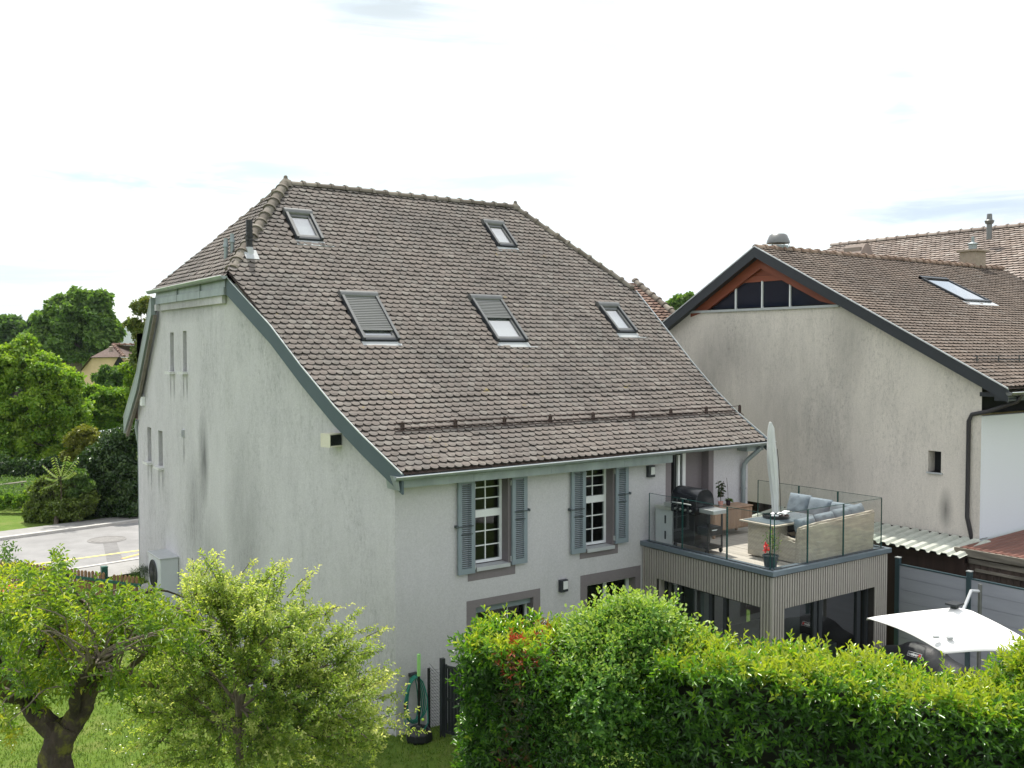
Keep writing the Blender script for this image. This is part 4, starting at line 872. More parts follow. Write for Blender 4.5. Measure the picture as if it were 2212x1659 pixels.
# ------------------------------------------------------------------ barn
XB = 22.0; BA = (18.55, 10.24); BLs = (10.24-6.45)/(18.55-11.32)
def bz(Y): return BA[1]-(BA[0]-Y)*BLs if Y < BA[0] else BA[1]-(Y-BA[0])*.565
barn = thing('barn', 'large barn with stained rendered gable, glazed triangle and brown tiled roof', 'barn', (28, 18.5, 0))
b = MB(); YG0, YG1 = 11.9, 24.6
top = lambda s: (min(bz(YG0+s)-.16, 8.50) if (15.86 <= YG0+s <= 21.31) else bz(YG0+s)-.16)
segs = [(YG0, 15.86, lambda y: bz(y)-.16), (15.86, 21.31, lambda y: 8.46), (21.31, YG1, lambda y: bz(y)-.16)]
for a, c, tf in segs:
    hs = [(12.89-a, 13.23-a, 4.28, 4.80)] if a == YG0 else []
    profile_wall(b, V(XB, a, 0), V(0, 1, 0), V(1, 0, 0), c-a, lambda s, a=a, tf=tf: tf(a+s), hs, z0=2.80, depth=.3)
b.build('gable_wall', M['barn'], barn)
b = MB(); b.box(XB+.3, XB+.32, 12.89, 13.23, 4.28, 4.80); w = b.build('window', M['dark'], barn)
b = MB(); b.box(XB+.2, XB+.24, 12.95, 12.98, 4.28, 4.80); b.box(XB-.05, XB+.3, 12.84, 13.25, 4.24, 4.28); b.build('sill', M['sill'], w)
b = MB(); b.box(XB+.25, XB+.4, YG0+.1, YG1, -.3, 2.9); b.poly([(XB+.0, YG0, 2.8), (XB+.0, YG1, 2.8), (XB+.4, YG1, 2.8), (XB+.4, YG0, 2.8)]); b.build('lower_wall', M['planks'], barn)
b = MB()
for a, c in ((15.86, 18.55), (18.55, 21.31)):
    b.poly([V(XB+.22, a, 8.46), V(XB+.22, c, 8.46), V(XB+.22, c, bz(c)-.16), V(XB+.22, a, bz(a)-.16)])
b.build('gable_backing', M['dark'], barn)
gp = MB(); zt_ = 9.30; top_ = lambda y: min(zt_-.0, bz(y)-.50)
ys5 = [16.05, 17.53, 18.53, 19.53, 21.05]
for a, c in zip(ys5, ys5[1:]):
    g3 = MB(); ptsl = [V(XB+.10, a, 8.55), V(XB+.10, c, 8.55)]; ks = [c-(c-a)*k/10 for k in range(11)]
    ptsl += [V(XB+.10, y, max(8.56, top_(y))) for y in ks]; g3.poly(ptsl); g3.build('gable_pane', mat('smoked_glass', (.012, .016, .028), .08, .1, 2), barn)
for y in (17.53, 18.53, 19.53): b = MB(); b.box(XB+.05, XB+.13, y-.018, y+.022, 8.5, min(zt_, bz(y)-.4)); b.build('mullion', M['white'], barn)
b = MB(); b.box(XB-.06, XB+.2, 15.84, 21.33, 8.44, 8.51); b.build('gable_sill', M['sill'], barn)
b = MB()
b.box(XB+.06, XB+.2, 17.35, 19.7, 9.28, 9.45)
for k in range(3): z = 9.46+k*.17; w_ = (bz(18.55)-.45-z)/.53; b.box(XB+.10, XB+.16, 18.55-w_, 18.55+w_*.95, z, z+.155)
for s, ye in ((-1, 15.86), (1, 21.31)):
    z0_, z1_ = bz(ye), bz(18.55); b.prism([V(XB-.01, ye, z0_-.17), V(XB-.01, 18.55, z1_-.17), V(XB-.01, 18.55, z1_-.58), V(XB-.01, ye+(.62 if s < 0 else -.62), z0_-.20+.0), V(XB-.01, ye, z0_-.36)][::1], V(.16, 0, 0))
b.build('gable_beams', M['brown'], barn)
b = MB(); XO = 21.78
tiles(b, V(XO, 0, 0), V(1, 0, 0), 15.0, [V(0, 11.25, bz(11.25)), V(0, 18.55, 10.24)], ex=.165, tw=.19, rng=rng, skip=lambda q: 27.55 < q.x < 29.3 and 15.5 < q.y < 17.2 and False, jit=.7)
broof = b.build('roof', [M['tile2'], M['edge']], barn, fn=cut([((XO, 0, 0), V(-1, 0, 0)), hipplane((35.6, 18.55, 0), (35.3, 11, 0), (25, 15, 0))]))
b = MB(); b.poly([(XO, 11.25, bz(11.25)-.02), (35.5, 11.25, bz(11.25)-.02), (35.5, 18.55, 10.22), (XO, 18.55, 10.22)]); b.poly([(XO, 18.55, 10.22), (35.5, 18.55, 10.22), (35.5, 24.9, bz(24.9)), (XO, 24.9, bz(24.9))]); b.build('roof_deck', M['oldwood'], broof)
ridge('ridge_tiles', (XO, 18.55, 10.26), (35.5, 18.55, 10.30), M['ridge2'], broof, .12, .40, over=1)
b = MB(); e = MB()
for p, q in ((V(XO, 11.15, bz(11.15)), V(XO, 18.55, 10.24)), (V(XO, 18.55, 10.24), V(XO, 24.9, bz(24.9)))):
    b.prism([p+V(0, 0, .03), q+V(0, 0, .03), q-V(0, 0, .27), p-V(0, 0, .27)], V(-.04, 0, 0)); e.prism([p+V(-.035, 0, .034), q+V(-.035, 0, .034), q+V(-.035, 0, .065), p+V(-.035, 0, .065)], V(-.03, 0, 0))
    b.prism([p-V(0, 0, .20), q-V(0, 0, .20), q-V(0, 0, .24), p-V(0, 0, .24)], V(.3, 0, 0))
o = b.build('verge_board', M['anth'], broof); e.build('drip_edge', M['zincl'], o)
gutter('gutter', (21.72, 11.12, 6.32), (36, 11.12, 6.38), .08, M['anthl'], broof, V(0, -1, 0))
b = MB(); b.box(21.8, 36, 11.2, 11.5, 6.12, 6.28); b.box(21.9, 36, 11.5, 11.9, 6.2, 6.3); b.build('eave_board', M['anth'], broof)
b = MB(); b.box(22.02, 36, 11.93, 12.1, 2.4, 5.72); b.build('side_wall', M['white_wall'], barn)
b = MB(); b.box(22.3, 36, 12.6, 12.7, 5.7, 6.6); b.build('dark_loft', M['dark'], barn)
b = MB(); b.tube([(22.3, 11.13, 6.27), (22.25, 11.2, 6.1), (22.0, 11.75, 5.85), (21.93, 12.1, 5.76), (21.93, 12.17, 5.6), (21.93, 12.17, 3.3), (21.93, 12.12, 3.1), (22.02, 12.1, 2.8)], .05, 10)
b.build('downpipe', mat('dark_pipe', (.03, .028, .032), .5, .1), barn, smooth=True)
b = MB(); ys_ = 12.28
for k in range(11):
    x = 22.45+k*1.0; z = bz(ys_); b.box(x-.015, x+.015, ys_-.01, ys_+.01, z, z+.2)
for dz in (.09, .18): b.tube([(22.25, ys_, bz(ys_)+dz), (33, ys_, bz(ys_)+dz)], .01, 6)
b.build('snow_guard', M['anth'], broof)
# barn skylight
def on_barn(x, y):
    lo, hi = 8., 24.
    for _ in range(50):
        m_ = (lo+hi)/2; q = px(x, y, Y=m_)
        if q.z > BA[1]-(BA[0]-m_)*BLs: lo = m_
        else: hi = m_
    return q
bn = V(0, -BLs, 1).normalized(); bd = V(0, -1, -BLs).normalized()
q0 = V(27.75, 17.15, bz(17.15)); w_ = 1.55; l_ = 1.72
b = MB(); b.obox(q0+V(w_/2, 0, 0)+bd*.06+bn*.07, V(w_/2, 0, 0), bd*.06, bn*.06); b.obox(q0+V(w_/2, 0, 0)+bd*(l_-.05)+bn*.05, V(w_/2, 0, 0), bd*.05, bn*.05)
for x in (.04, w_-.04): b.obox(q0+V(x, 0, 0)+bd*(l_/2)+bn*.055, V(.04, 0, 0), bd*(l_/2), bn*.055)
w = b.build('skylight', M['anth'], broof)
b = MB(); b.poly([q0+V(x, 0, 0)+bd*s+bn*.085 for x, s in ((.08, .1), (w_-.08, .1), (w_-.08, l_-.08), (.08, l_-.08))]); b.build('pane', glass_mat('bright_skylight_glass', (.5, .5, .5), extra=.85), w)
b = MB(); b.obox(q0+V(w_/2, 0, 0)+bd*(l_+.1)+bn*.05, V(w_/2+.1, 0, 0), bd*.12, bn*.006); b.build('apron_flashing', M['zincl'], w)
# cowl and chimneys on the barn ridge
cw_ = thing('extractor_cowl', 'grey domed metal extractor cowl on the barn ridge', 'roof vent', (23.0, 18.75, 10.2))
b = MB(); b.lathe((23.03, 18.75, 10.12), [(.30, 0), (.30, .26), (.28, .28)], 20); b.build('base', M['zinc'], cw_, smooth=True); b = MB(); b.lathe((23.03, 18.75, 10.47), [(.34, 0), (.34, .05), (.26, .24), (.20, .28), (0, .29)], 24); b.build('hood', M['anthl'], cw_, smooth=True)
b = MB(); [b.bar((23.03+dx, 18.75, 10.36), (23.03+dx, 18.75, 10.5), .02, .02) for dx in (-.27, .27)]; b.tube([(23.36, 18.75, 10.55), (23.5, 18.75, 10.5), (23.65, 18.75, 10.25)], .008, 5); b.box(23.2, 24.2, 18.6, 18.95, 10.2, 10.32); b.build('bracket', M['anthl'], cw_)
ch = thing('chimney', 'short square rendered chimney with metal cap at the far end of the barn ridge', 'chimney', (33.9, 18.7, 10.2))
b = MB(); b.box(33.5, 34.2, 18.45, 19.05, 10.1, 10.85); b.build('stack', M['brick'], ch); b = MB(); b.box(33.42, 34.28, 18.37, 19.13, 10.85, 10.92); b.build('cap_slab', M['brick'], ch)
b = MB(); b.lathe((33.85, 18.75, 10.92), [(.14, 0), (.14, .2), (.2, .22), (.05, .3), (.05, .5), (0, .5)], 12); b.build('cowl', M['zinc'], ch)
# ------------------------------------------------------------------ rear farmhouse with the long pink roof
rf = thing('farmhouse', 'long farmhouse roof of pale pink tiles rising behind the barn', 'house', (44, 22, 0))
b = MB(); XRg = 43.0; ZRg = 12.75; XE = 35.4; ZE = 8.4
tiles(b, V(0, 40, 0), V(0, -1, 0), 32, [V(XE, 0, ZE), V(XRg, 0, ZRg)], ex=.23, tw=.23, arc=.06, lift=.05, th=.025, rng=rng, jit=1.2)
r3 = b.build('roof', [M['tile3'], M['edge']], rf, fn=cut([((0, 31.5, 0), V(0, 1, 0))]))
b = MB(); b.poly([(XE, 8, ZE-.02), (XE, 31.5, ZE-.02), (XRg, 31.5, ZRg-.02), (XRg, 8, ZRg-.02)]); b.poly([(XRg, 8, ZRg-.02), (XRg, 31.5, ZRg-.02), (XRg+7, 31.5, ZE), (XRg+7, 8, ZE)]); b.build('roof_deck', M['oldwood'], r3)
ridge('ridge_tiles', (XRg, 31.5, ZRg+.05), (XRg, 8, ZRg+.05), M['tile3'], r3, .14, .55)
b = MB(); b.box(XE+.4, XRg+6.5, 8.2, 31.2, -.3, ZE); b.prism([V(XE+.4, 8.2, ZE), V(XRg+6.5, 8.2, ZE), V(XRg, 8.2, ZRg-.1)], V(0, 23, 0)); b.build('wall', M['cream'], rf)
ch2 = thing('chimney', 'low tiled gabled chimney on the pink farmhouse roof', 'chimney', (40.5, 26.8, 12))
q = at(1852, 536, 42.5); b = MB(); b.box(q.x-.4, q.x+.4, q.y-.42, q.y+.42, q.z-1.2, q.z); b.build('stack', M['tile3'], ch2)
b = MB(); b.prism([V(q.x-.55, q.y-.5, q.z-.35), V(q.x+.55, q.y-.5, q.z-.35), V(q.x+.12, q.y-.5, q.z+.15), V(q.x-.12, q.y-.5, q.z+.15)], V(0, 1.0, 0)); b.build('cap_slab', M['tile3'], ch2)
q = at(2137, 497, 41.5); b = MB(); b.lathe(q+V(0, 0, -.4), [(.11, 0), (.11, .65), (.16, .68), (.2, .8), (.12, .86), (.10, 1.1), (.06, 1.1)], 12)
o = b.build('vent_pipe', M['anthl'], smooth=True); tag(o, 'slim dark metal flue pipe standing on the pink farmhouse ridge', 'flue')
# house peeking between the two big roofs
nh = thing('neighbour_house', 'house with mossy red hip roof peeking between the grey house and the barn', 'house', (22, 33, 0))
pa = at(1372, 610, 36); pb_ = at(1462, 680, 33); pc = at(1340, 700, 31); pd = at(1440, 760, 30)
b = MB(); hb_ = V(pa.x, pa.y, pa.z); c0 = at(1475, 695, 33.5); c1 = at(1330, 695, 33.5)
ud = (c1-c0); ud.z = 0; ud.normalize(); mid = (c0+c1)/2
dv = hb_-c1; dv = dv-ud*dv.dot(ud)
tiles(b, c0-ud*1.0, ud, 6, [V(0, 0, 0), dv], ex=.2, tw=.2, rng=rng)
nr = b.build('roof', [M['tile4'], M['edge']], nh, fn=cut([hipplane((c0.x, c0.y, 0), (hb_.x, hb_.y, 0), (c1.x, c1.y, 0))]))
b = MB(); b.poly([c0, c1-ud*-2, hb_+ud*3, hb_]); b.v = [(x, y, z-.05) for x, y, z in b.v]; b.build('roof_deck', M['oldwood'], nr)
ridge('hip_tiles', c0+V(0, 0, .05), hb_+V(0, 0, .05), M['ridge'], nr, .12, .4)
b = MB(); vv = V(dv.x, dv.y, 0).normalized(); b.prism([c0+V(0, 0, -.1)+vv*.4, c1+V(0, 0, -.1)+vv*.4+ud*2, V(c1.x, c1.y, 0)+vv*.4+ud*2, V(c0.x, c0.y, 0)+vv*.4], vv*4); b.build('wall', M['cream'], nh)
# ------------------------------------------------------------------ lean-to, shed, privacy fence
ln = thing('lean_to', 'pale corrugated lean-to roof along the foot of the barn gable', 'lean-to', (21.2, 14, 0))
b = MB(); ya, yb = 11.55, 18.0; pitch_ = .26; xe, xh, ze, zh = 20.55, 21.96, 2.60, 2.77; n_ = int((yb-ya)/pitch_)
prof_ = []
for k in range(n_):
    y = ya+k*pitch_
    prof_ += [(y, 0), (y+.03, 0), (y+.07, .055), (y+.19, .055), (y+.23, 0)]
prof_.append((ya+n_*pitch_, 0))
for (y0_, h0), (y1_, h1) in zip(prof_, prof_[1:]): b.poly([(xe, y0_, ze+h0), (xe, y1_, ze+h1), (xh, y1_, zh+h1), (xh, y0_, zh+h0)]); b.poly([(xe, y0_, ze+h0), (xe, y1_, ze+h1), (xe, y1_, ze+h1-.012), (xe, y0_, ze+h0-.012)])
b.build('roof', M['corr'], ln)
b = MB(); b.box(20.75, 20.85, ya, yb, 0, ze-.02); b.box(20.7, 20.9, ya, yb, 2.45, 2.57); b.build('wall', M['planks'], ln)
sh = thing('shed', 'old dark wooden shed with rusty red corrugated roof behind the grey fence', 'shed', (21.5, 10, 0))
b = MB(); xs0, zs = 20.95, 2.74; yv = 11.85; pit_ = .16
n_ = int(6/pit_)
for k in range(n_):
    y = yv-k*pit_; yn = y-pit_
    for (a, ha), (c_, hc) in (((y, 0), (y-.05, .0)), ((y-.05, 0), (y-.08, .03)), ((y-.08, .03), (y-.13, .03)), ((y-.13, .03), (yn, 0))): b.poly([(xs0, a, zs+ha), (xs0, c_, zs+hc), (xs0+4.5, c_, zs+hc+.12), (xs0+4.5, a, zs+ha+.12)])
b.build('roof', M['rust'], sh)
b = MB(); b.box(xs0-.06, xs0+.02, 5.8, yv+.04, zs-.15, zs+.015); b.box(xs0-.02, xs0+.06, 5.8, yv, zs-.30, zs-.19); b.box(xs0-.05, xs0+.01, 5.8, yv-.45, zs-.46, zs-.40); b.build('fascia', M['oldwoodh'], sh)
b = MB(); y = yv-.1
while y > 5.9: b.box(xs0+.02, xs0+.045+rng.uniform(0, .01), y-.14, y, 0, zs-.2); y -= .15
for y in (11.7, 9.95, 8.2): b.box(xs0-.03, xs0+.05, y-.05, y+.05, 0, zs-.2)
b.box(xs0+.045, xs0+4.4, yv-.10, yv-.06, 0, zs); b.build('wall', M['oldwood'], sh)
def fence_seg(ya, yb, label):
    t_ = thing('privacy_fence', label, 'fence', (20, (ya+yb)/2, 0), 'grey composite fence panels behind the patio')
    return t_
pf = thing('privacy_fence', 'grey composite board fence with dark posts on the right of the patio', 'fence', (20, 9.5, 0))
posts_ = [12.73, 11.02, 9.27, 7.52, 5.77]
for y in posts_:
    b = MB(); b.box(19.95, 20.05, y-.05, y+.05, 0, 2.47); w = b.build('post', M['fpost'], pf); b = MB(); b.box(19.944, 20.056, y-.056, y+.056, 2.47, 2.49); b.build('post_cap', M['zincl'], w)
for a, c in zip(posts_, posts_[1:]):
    b = MB(); z = .08; zt2 = 2.31; n_ = 8; hh = (zt2-z)/n_
    for k in range(n_): b.box(19.98, 20.02, c+.05, a-.05, z+k*hh+.004, z+(k+1)*hh-.004)
    b.box(19.99, 20.01, c+.05, a-.05, z, zt2); w = b.build('panel', M['fence'], pf); b = MB(); b.box(19.97, 20.03, c+.05, a-.05, zt2, zt2+.03); b.build('top_rail', M['fpost'], w); 
# patio slabs
b = MB(); b.box(14.5, 20, 6.5, 11.95, .0, .03); o = b.build('patio', M['concrete']); tag(o, None, None, kind='structure')
# cantilever umbrella
um = thing('cantilever_umbrella', 'open white cantilever umbrella over the patio behind the laurel hedge', 'umbrella', (18.2, 10.0, 0))
UZ = 2.25; cs = [px(1872, 1335, Z=UZ), px(1915, 1363, Z=UZ+.02), px(2040, 1407, Z=UZ), px(2185, 1416, Z=UZ), px(2250, 1395, Z=UZ), px(2218, 1375, Z=UZ), px(2160, 1340, Z=UZ), px(2060, 1322, Z=UZ+.03)]
cs = [px(1872, 1335, Z=UZ), px(2040, 1412, Z=UZ), px(2280, 1418, Z=UZ-.02), px(2105, 1322, Z=UZ)]
ctr = px(2062, 1312, Z=2.72)
b = MB(); ring = []
for k in range(4):
    a, c_ = cs[k], cs[(k+1) % 4]
    for j in range(8):
        s = j/8; p = a.lerp(c_, s); dip = -.11*math.sin(math.pi*s); cc = V(ctr.x, ctr.y, p.z); p = p+(cc-p)*(-dip*.35); p.z += dip*-.5+.0; ring.append(p)
rows_ = 8
def upt(p, s): q = p.lerp(ctr, s); q.z = p.z+(ctr.z-p.z)*(s**.92); return q
i0 = len(b.v)
for r in range(rows_):
    for p in ring: b.v.append(tuple(upt(p, r/rows_)))
b.v.append(tuple(ctr)); m_ = len(ring)
for r in range(rows_-1):
    for k in range(m_): b.f.append((i0+r*m_+k, i0+r*m_+(k+1) % m_, i0+(r+1)*m_+(k+1) % m_, i0+(r+1)*m_+k)); b.m.append(0)
for k in range(m_): b.f.append((i0+(rows_-1)*m_+k, i0+(rows_-1)*m_+(k+1) % m_, i0+rows_*m_)); b.m.append(0)
o = b.build('canopy', M['canvas'], um, smooth=True); sm = o.modifiers.new('thick', 'SOLIDIFY'); sm.thickness = .006
b = MB(); b.box(ctr.x-.14, ctr.x+.14, ctr.y-.1, ctr.y+.1, ctr.z+.05, ctr.z+.08); b.box(ctr.x-.05, ctr.x+.05, ctr.y-.05, ctr.y+.05, ctr.z-.02, ctr.z+.05); b.build('solar_lamp', M['anth'], um)
for (x_, y_) in ((2022, 1372), (2052, 1374)):
    p = px(x_, y_, Z=2.46); b = MB(); b.lathe((p.x, p.y, 2.42), [(.0, .045), (.04, .04), (.06, .02), (.06, 0)], 10); b.build('vent_flap', M['sill'], um)
for c_ in cs: b = MB(); b.bar(c_+V(0, 0, .0)*1, ctr-V(0, 0, .05), .02, .02); b.v = [(x, y, z-.03) for x, y, z in b.v]; b.build('rib', M['steel'], um)
mt = V(19.2, 10.35, 0); b = MB(); b.tube([mt, mt+V(0, 0, 2.45)], .04, 10); b.box(mt.x-.4, mt.x+.4, mt.y-.4, mt.y+.4, .03, .12); b.build('mast', M['anthl'], um)
ptp = px(2098, 1276, X=19.0); b = MB(); b.tube([px(2078, 1325, X=18.2), ptp], .035, 8); b.tube([ptp, mt+V(0, 0, 2.3)], .03, 8); b.build('arm', mat('silver_arm', (.5, .52, .54), .35, .05, 5, .5), um)
# covered grill on the patio
cg = thing('covered_grill', 'grill under a black fabric cover with a small logo below the white umbrella', 'grill', (17.9, 11.2, 0))
gc = px(1990, 1400, Z=1.15); gc = V(18.15, 10.95, 0)
sec = [(-.38, .0), (-.40, .7), (-.36, .95), (-.20, 1.20), (0, 1.27), (.20, 1.20), (.36, .95), (.40, .7), (.38, 0)]
b = MB(); i0 = 0; ksn = [(-.98, .0), (-.90, .80), (-.45, .86), (-.38, 1.0), (.38, 1.0), (.45, .86), (.90, .80), (.98, 0.)]
for (s, kz) in ksn:
    for (y, z) in sec:
        zz = z if kz == 0 else min(z, 1.27)*kz; zz = z*.72 if kz == 0. else zz; b.v.append((gc.x+y*(1+.04*math.sin(s*9)), gc.y+s, zz))
w_ = len(sec)
for r in range(len(ksn)-1):
    for k in range(w_-1): b.f.append((r*w_+k, r*w_+k+1, (r+1)*w_+k+1, (r+1)*w_+k)); b.m.append(0)
b.f.append(tuple(range(w_))); b.f.append(tuple((len(ksn)-1)*w_+k for k in range(w_))); b.m += [0, 0]
o = b.build('cover', M['tarp'], cg, smooth=True); sm = o.modifiers.new('sub', 'SUBSURF'); sm.levels = 2; sm.render_levels = 2
# logo patch: dark label with light border and lettering
ln_ = V(-.85, 0, .52).normalized(); lu = V(0, -1, 0); lv = ln_.cross(lu)*-1; lv = V(.52, 0, .85).normalized(); lo_ = V(gc.x-.325, gc.y-.02, 1.06)+ln_*.035
b = MB(); b.obox(lo_, lu*.15, lv*.05, ln_*.003); pt_ = b.build('label_patch', M['white'], cg); b = MB(); b.obox(lo_+ln_*.004, lu*.142, lv*.042, ln_*.002); b.build('label_field', M['black'], pt_)
fc = bpy.data.curves.new('word', 'FONT'); fc.body = 'weber'; fc.size = .085; fc.align_x = 'CENTER'; fc.align_y = 'CENTER'; fc.extrude = .001; fc.offset = .0015
fo = bpy.data.objects.new('word', fc); COL.objects.link(fo); bpy.context.view_layer.update(); me = bpy.data.meshes.new_from_object(fo); bpy.data.objects.remove(fo)
me.materials.clear(); me.materials.append(M['white']); mo = bpy.data.objects.new('lettering', me); COL.objects.link(mo); mo.parent = pt_
R_ = Matrix((lu, lv, ln_)).transposed().to_4x4(); mo.matrix_local = Matrix.Translation(lo_+ln_*.008-lu*.02-Vector(cg['_b'])) @ R_
b = MB(); b.obox(lo_+ln_*.0065+lu*.115, lu*.022, lv*.03, ln_*.0015); b.build('label_mark', M['red'], pt_)
# ------------------------------------------------------------------ things beside the facade
sw = thing('swingball_set', 'black weighted garden game stand with lime green pole top by the wall', 'game stand', (8.72, 15.3, 0))
b = MB(); b.lathe((8.72, 15.32, 0), [(.24, 0), (.26, .05), (.25, .16), (.17, .25), (.07, .28), (.05, .30)], 8); b.build('base', M['black'], sw, bevel=.012)
b = MB(); b.tube([(8.72, 15.32, .2), (8.72, 15.32, 1.25)], .022, 10); b.tube([(8.72, 15.32, .75), (8.72, 15.32, .95)], .028, 10); b.build('pole', M['black'], sw)
b = MB(); b.tube([(8.72, 15.32, 1.22), (8.72, 15.32, 1.63)], .034, 12); b.build('handle', M['lime'], sw)
b = MB(); b.lathe((8.77, 15.26, .40), [(.005, -.033), (.024, -.022), (.033, 0), (.024, .022), (.004, .033)], 14); b.build('ball', M['ball'], sw, smooth=True); b = MB(); b.tube([(8.77, 15.26, .43), (8.76, 15.29, .7), (8.73, 15.32, 1.2)], .003, 4); b.build('cord', M['black'], sw)
ho = thing('garden_hose', 'coiled green garden hose hanging against the grey wall behind the game stand', 'hose', (8.75, 15.62, .2))
b = MB()
for k in range(6):
    wd = .17+.035*k; hc = 1.15-.01*k; lo = .22+.03*(k % 3); sh_ = rng.uniform(-.03, .03)
    pts = [V(8.80+sh_+wd*math.sin(a)*(1 if a > math.pi else .8)*(.55+.45*(1-math.cos(a))/2), 15.64-.015*k, lo+(hc-lo)*(1+math.cos(a))/2) for a in [2*math.pi*j/26 for j in range(27)]]; b.tube(pts, .011, 6, cap=False)
pts = [V(8.56, 15.55, .55), V(8.52, 15.50, .30), V(8.6, 15.4, .10), V(8.75, 15.15, .28), V(8.9, 15.3, .30), V(9.0, 15.5, .7), V(8.95, 15.58, 1.0)]
b.tube(pts, .011, 6); b.tube([V(8.56, 15.55, .55), V(8.62, 15.6, .9), V(8.75, 15.62, 1.12)], .011, 6); b.build('coil', M['hose'], ho, smooth=True)
b = MB(); b.tube([V(8.56, 15.55, .55), V(8.55, 15.545, .66)], .018, 8); b.build('nozzle', M['redl'], ho); b = MB(); b.box(8.72, 8.88, 15.62, 15.72, 1.10, 1.16); b.build('hanger', M['anth'], ho)
ga = thing('garden_gate', 'anthracite metal garden gate between the house wall and the hedge', 'gate', (9.2, 14.9, 0))
gd = (V(9.75, 13.9, 0)-V(9.17, 15.2, 0)).normalized()
b = MB(); b.box(9.12, 9.20, 15.16, 15.24, 0, 1.50); b.build('post', M['anth'], ga)
b = MB(); p0_ = V(9.19, 15.12, 0); p1_ = p0_+gd*1.0
for z in (.12, .75, 1.36): b.bar(p0_+V(0, 0, z), p1_+V(0, 0, z), .03, .05)
for p in (p0_, p1_): b.bar(p+V(0, 0, .1), p+V(0, 0, 1.40), .035, .04, up=V(0, 1, 0))
for k in range(1, 14): b.bar(p0_+gd*(k/14)+V(0, 0, .12), p0_+gd*(k/14)+V(0, 0, 1.34), .06, .012, up=V(0, 1, 0))
b.build('leaf', M['anth'], ga)
wf = thing('wire_fence', 'narrow black wire mesh fence between the gate post and the wall', 'fence', (9.15, 15.45, 0))
b = MB(); b.box(9.10, 9.14, 15.62, 15.66, 0, 1.2); b.build('post', M['black'], wf); b = MB()
for k in range(18): z = .05+k*.065; b.bar((9.12, 15.62, z), (9.14, 15.24, z+.14), .004, .004); b.bar((9.12, 15.62, z+.14), (9.14, 15.24, z), .004, .004)
b.build('mesh', M['black'], wf)
# heat pump
hp = thing('heat_pump', 'tall pale grey heat pump on a concrete slab at the gable wall', 'heat pump', (6.3, 24.2, .3))
ha = px(345, 1352, Z=.45)
hq = px(346, 1207, Z=2.10); hx0, hy0 = hq.x, hq.y
b = MB(); b.box(hx0-.12, hx0+.62, hy0-.1, hy0+1.25, .18, .33); b.build('slab', M['concrete'], hp, bevel=.01)
for y in (.1, .95): b = MB(); b.box(hx0+.02, hx0+.42, hy0+y, hy0+y+.08, .33, .45); b.build('foot', M['black'], hp)
b = MB(); b.box(hx0, hx0+.45, hy0, hy0+1.12, .45, 2.06); b.build('casing', M['hp'], hp, bevel=.015)
b = MB(); b.box(hx0-.02, hx0+.47, hy0-.02, hy0+1.14, 2.06, 2.10); b.build('lid', M['sill'], hp, bevel=.01)
for z in (.85, 1.62):
    b = MB(); b.tube([(hx0-.012, hy0+.62, z), (hx0+.01, hy0+.62, z)], .34, 26); f_ = b.build('fan', M['hpd'], hp); b = MB()
    for k in range(12): an = k*math.pi/12; b.bar((hx0-.02, hy0+.62-.33*math.cos(an), z-.33*math.sin(an)), (hx0-.02, hy0+.62+.33*math.cos(an), z+.33*math.sin(an)), .006, .006, up=V(1, 0, 0))
    b.tube([V(hx0-.018, hy0+.62+.34*math.cos(a), z+.34*math.sin(a)) for a in [2*math.pi*j/28 for j in range(29)]], .012, 5, cap=False); b.build('fan_guard', M['anth'], f_)
b = MB(); b.tube([(hx0+.3, hy0-.02, .7), (hx0+.6, hy0-.1, .6), (hx0+1.15, hy0-.1, .62)], .05, 10); b.tube([(hx0+.3, hy0-.02, .85), (hx0+.6, hy0-.05, .8), (hx0+1.15, hy0-.05, .85)], .035, 10); b.build('insulated_pipe', M['anthl'], hp)
# picket fence and green post
pk = thing('picket_fence', 'low brown picket fence between the lawn and the road', 'fence', (5.3, 26.8, .6))
p0_ = at(110, 1254, 25.2); p1_ = at(305, 1247, 23.9); dz_ = V(p1_.x-p0_.x, p1_.y-p0_.y, 0); Lp = dz_.length; dz_.normalize(); nb = int(Lp/.125); pn = V(-dz_.y, dz_.x, 0)
p0_ = p0_-dz_*4.5; Lp += 4.5; nb = int(Lp/.125)
b = MB()
for k in range(nb):
    c = p0_+dz_*(k*.125); zt_ = 1.58+rng.uniform(-.015, .015)
    if 218 < k*0+1106+FPX*((c.x*math.cos(YAW)+c.y*math.sin(YAW))/(-c.x*math.sin(YAW)+c.y*math.cos(YAW))) < 234: continue
    P_ = lambda u, z: V(c.x, c.y, 0)+dz_*u+V(0, 0, z)
    b.prism([P_(-.045, .55), P_(.045, .55), P_(.045, zt_-.04), P_(.022, zt_-.008), P_(0, zt_), P_(-.022, zt_-.008), P_(-.045, zt_-.04)], pn*.02)
b.build('pickets', M['picket'], pk)
b = MB()
for z in (.80, 1.38): b.bar(V(p0_.x, p0_.y, z)-pn*.02, V(p0_.x, p0_.y, z)+dz_*Lp-pn*.02, .035, .07)
b.build('rail', M['gpost'], pk)
gp_ = at(225, 1225, 24.6); b = MB(); b.box(gp_.x-.075, gp_.x+.075, gp_.y-.075, gp_.y+.075, .5, gp_.z+.0); b.box(gp_.x-.08, gp_.x+.08, gp_.y-.08, gp_.y+.08, gp_.z, gp_.z+.02)
o = b.build('green_post', M['gpost']); tag(o, 'thick dark green metal post rising above the picket fence', 'post')
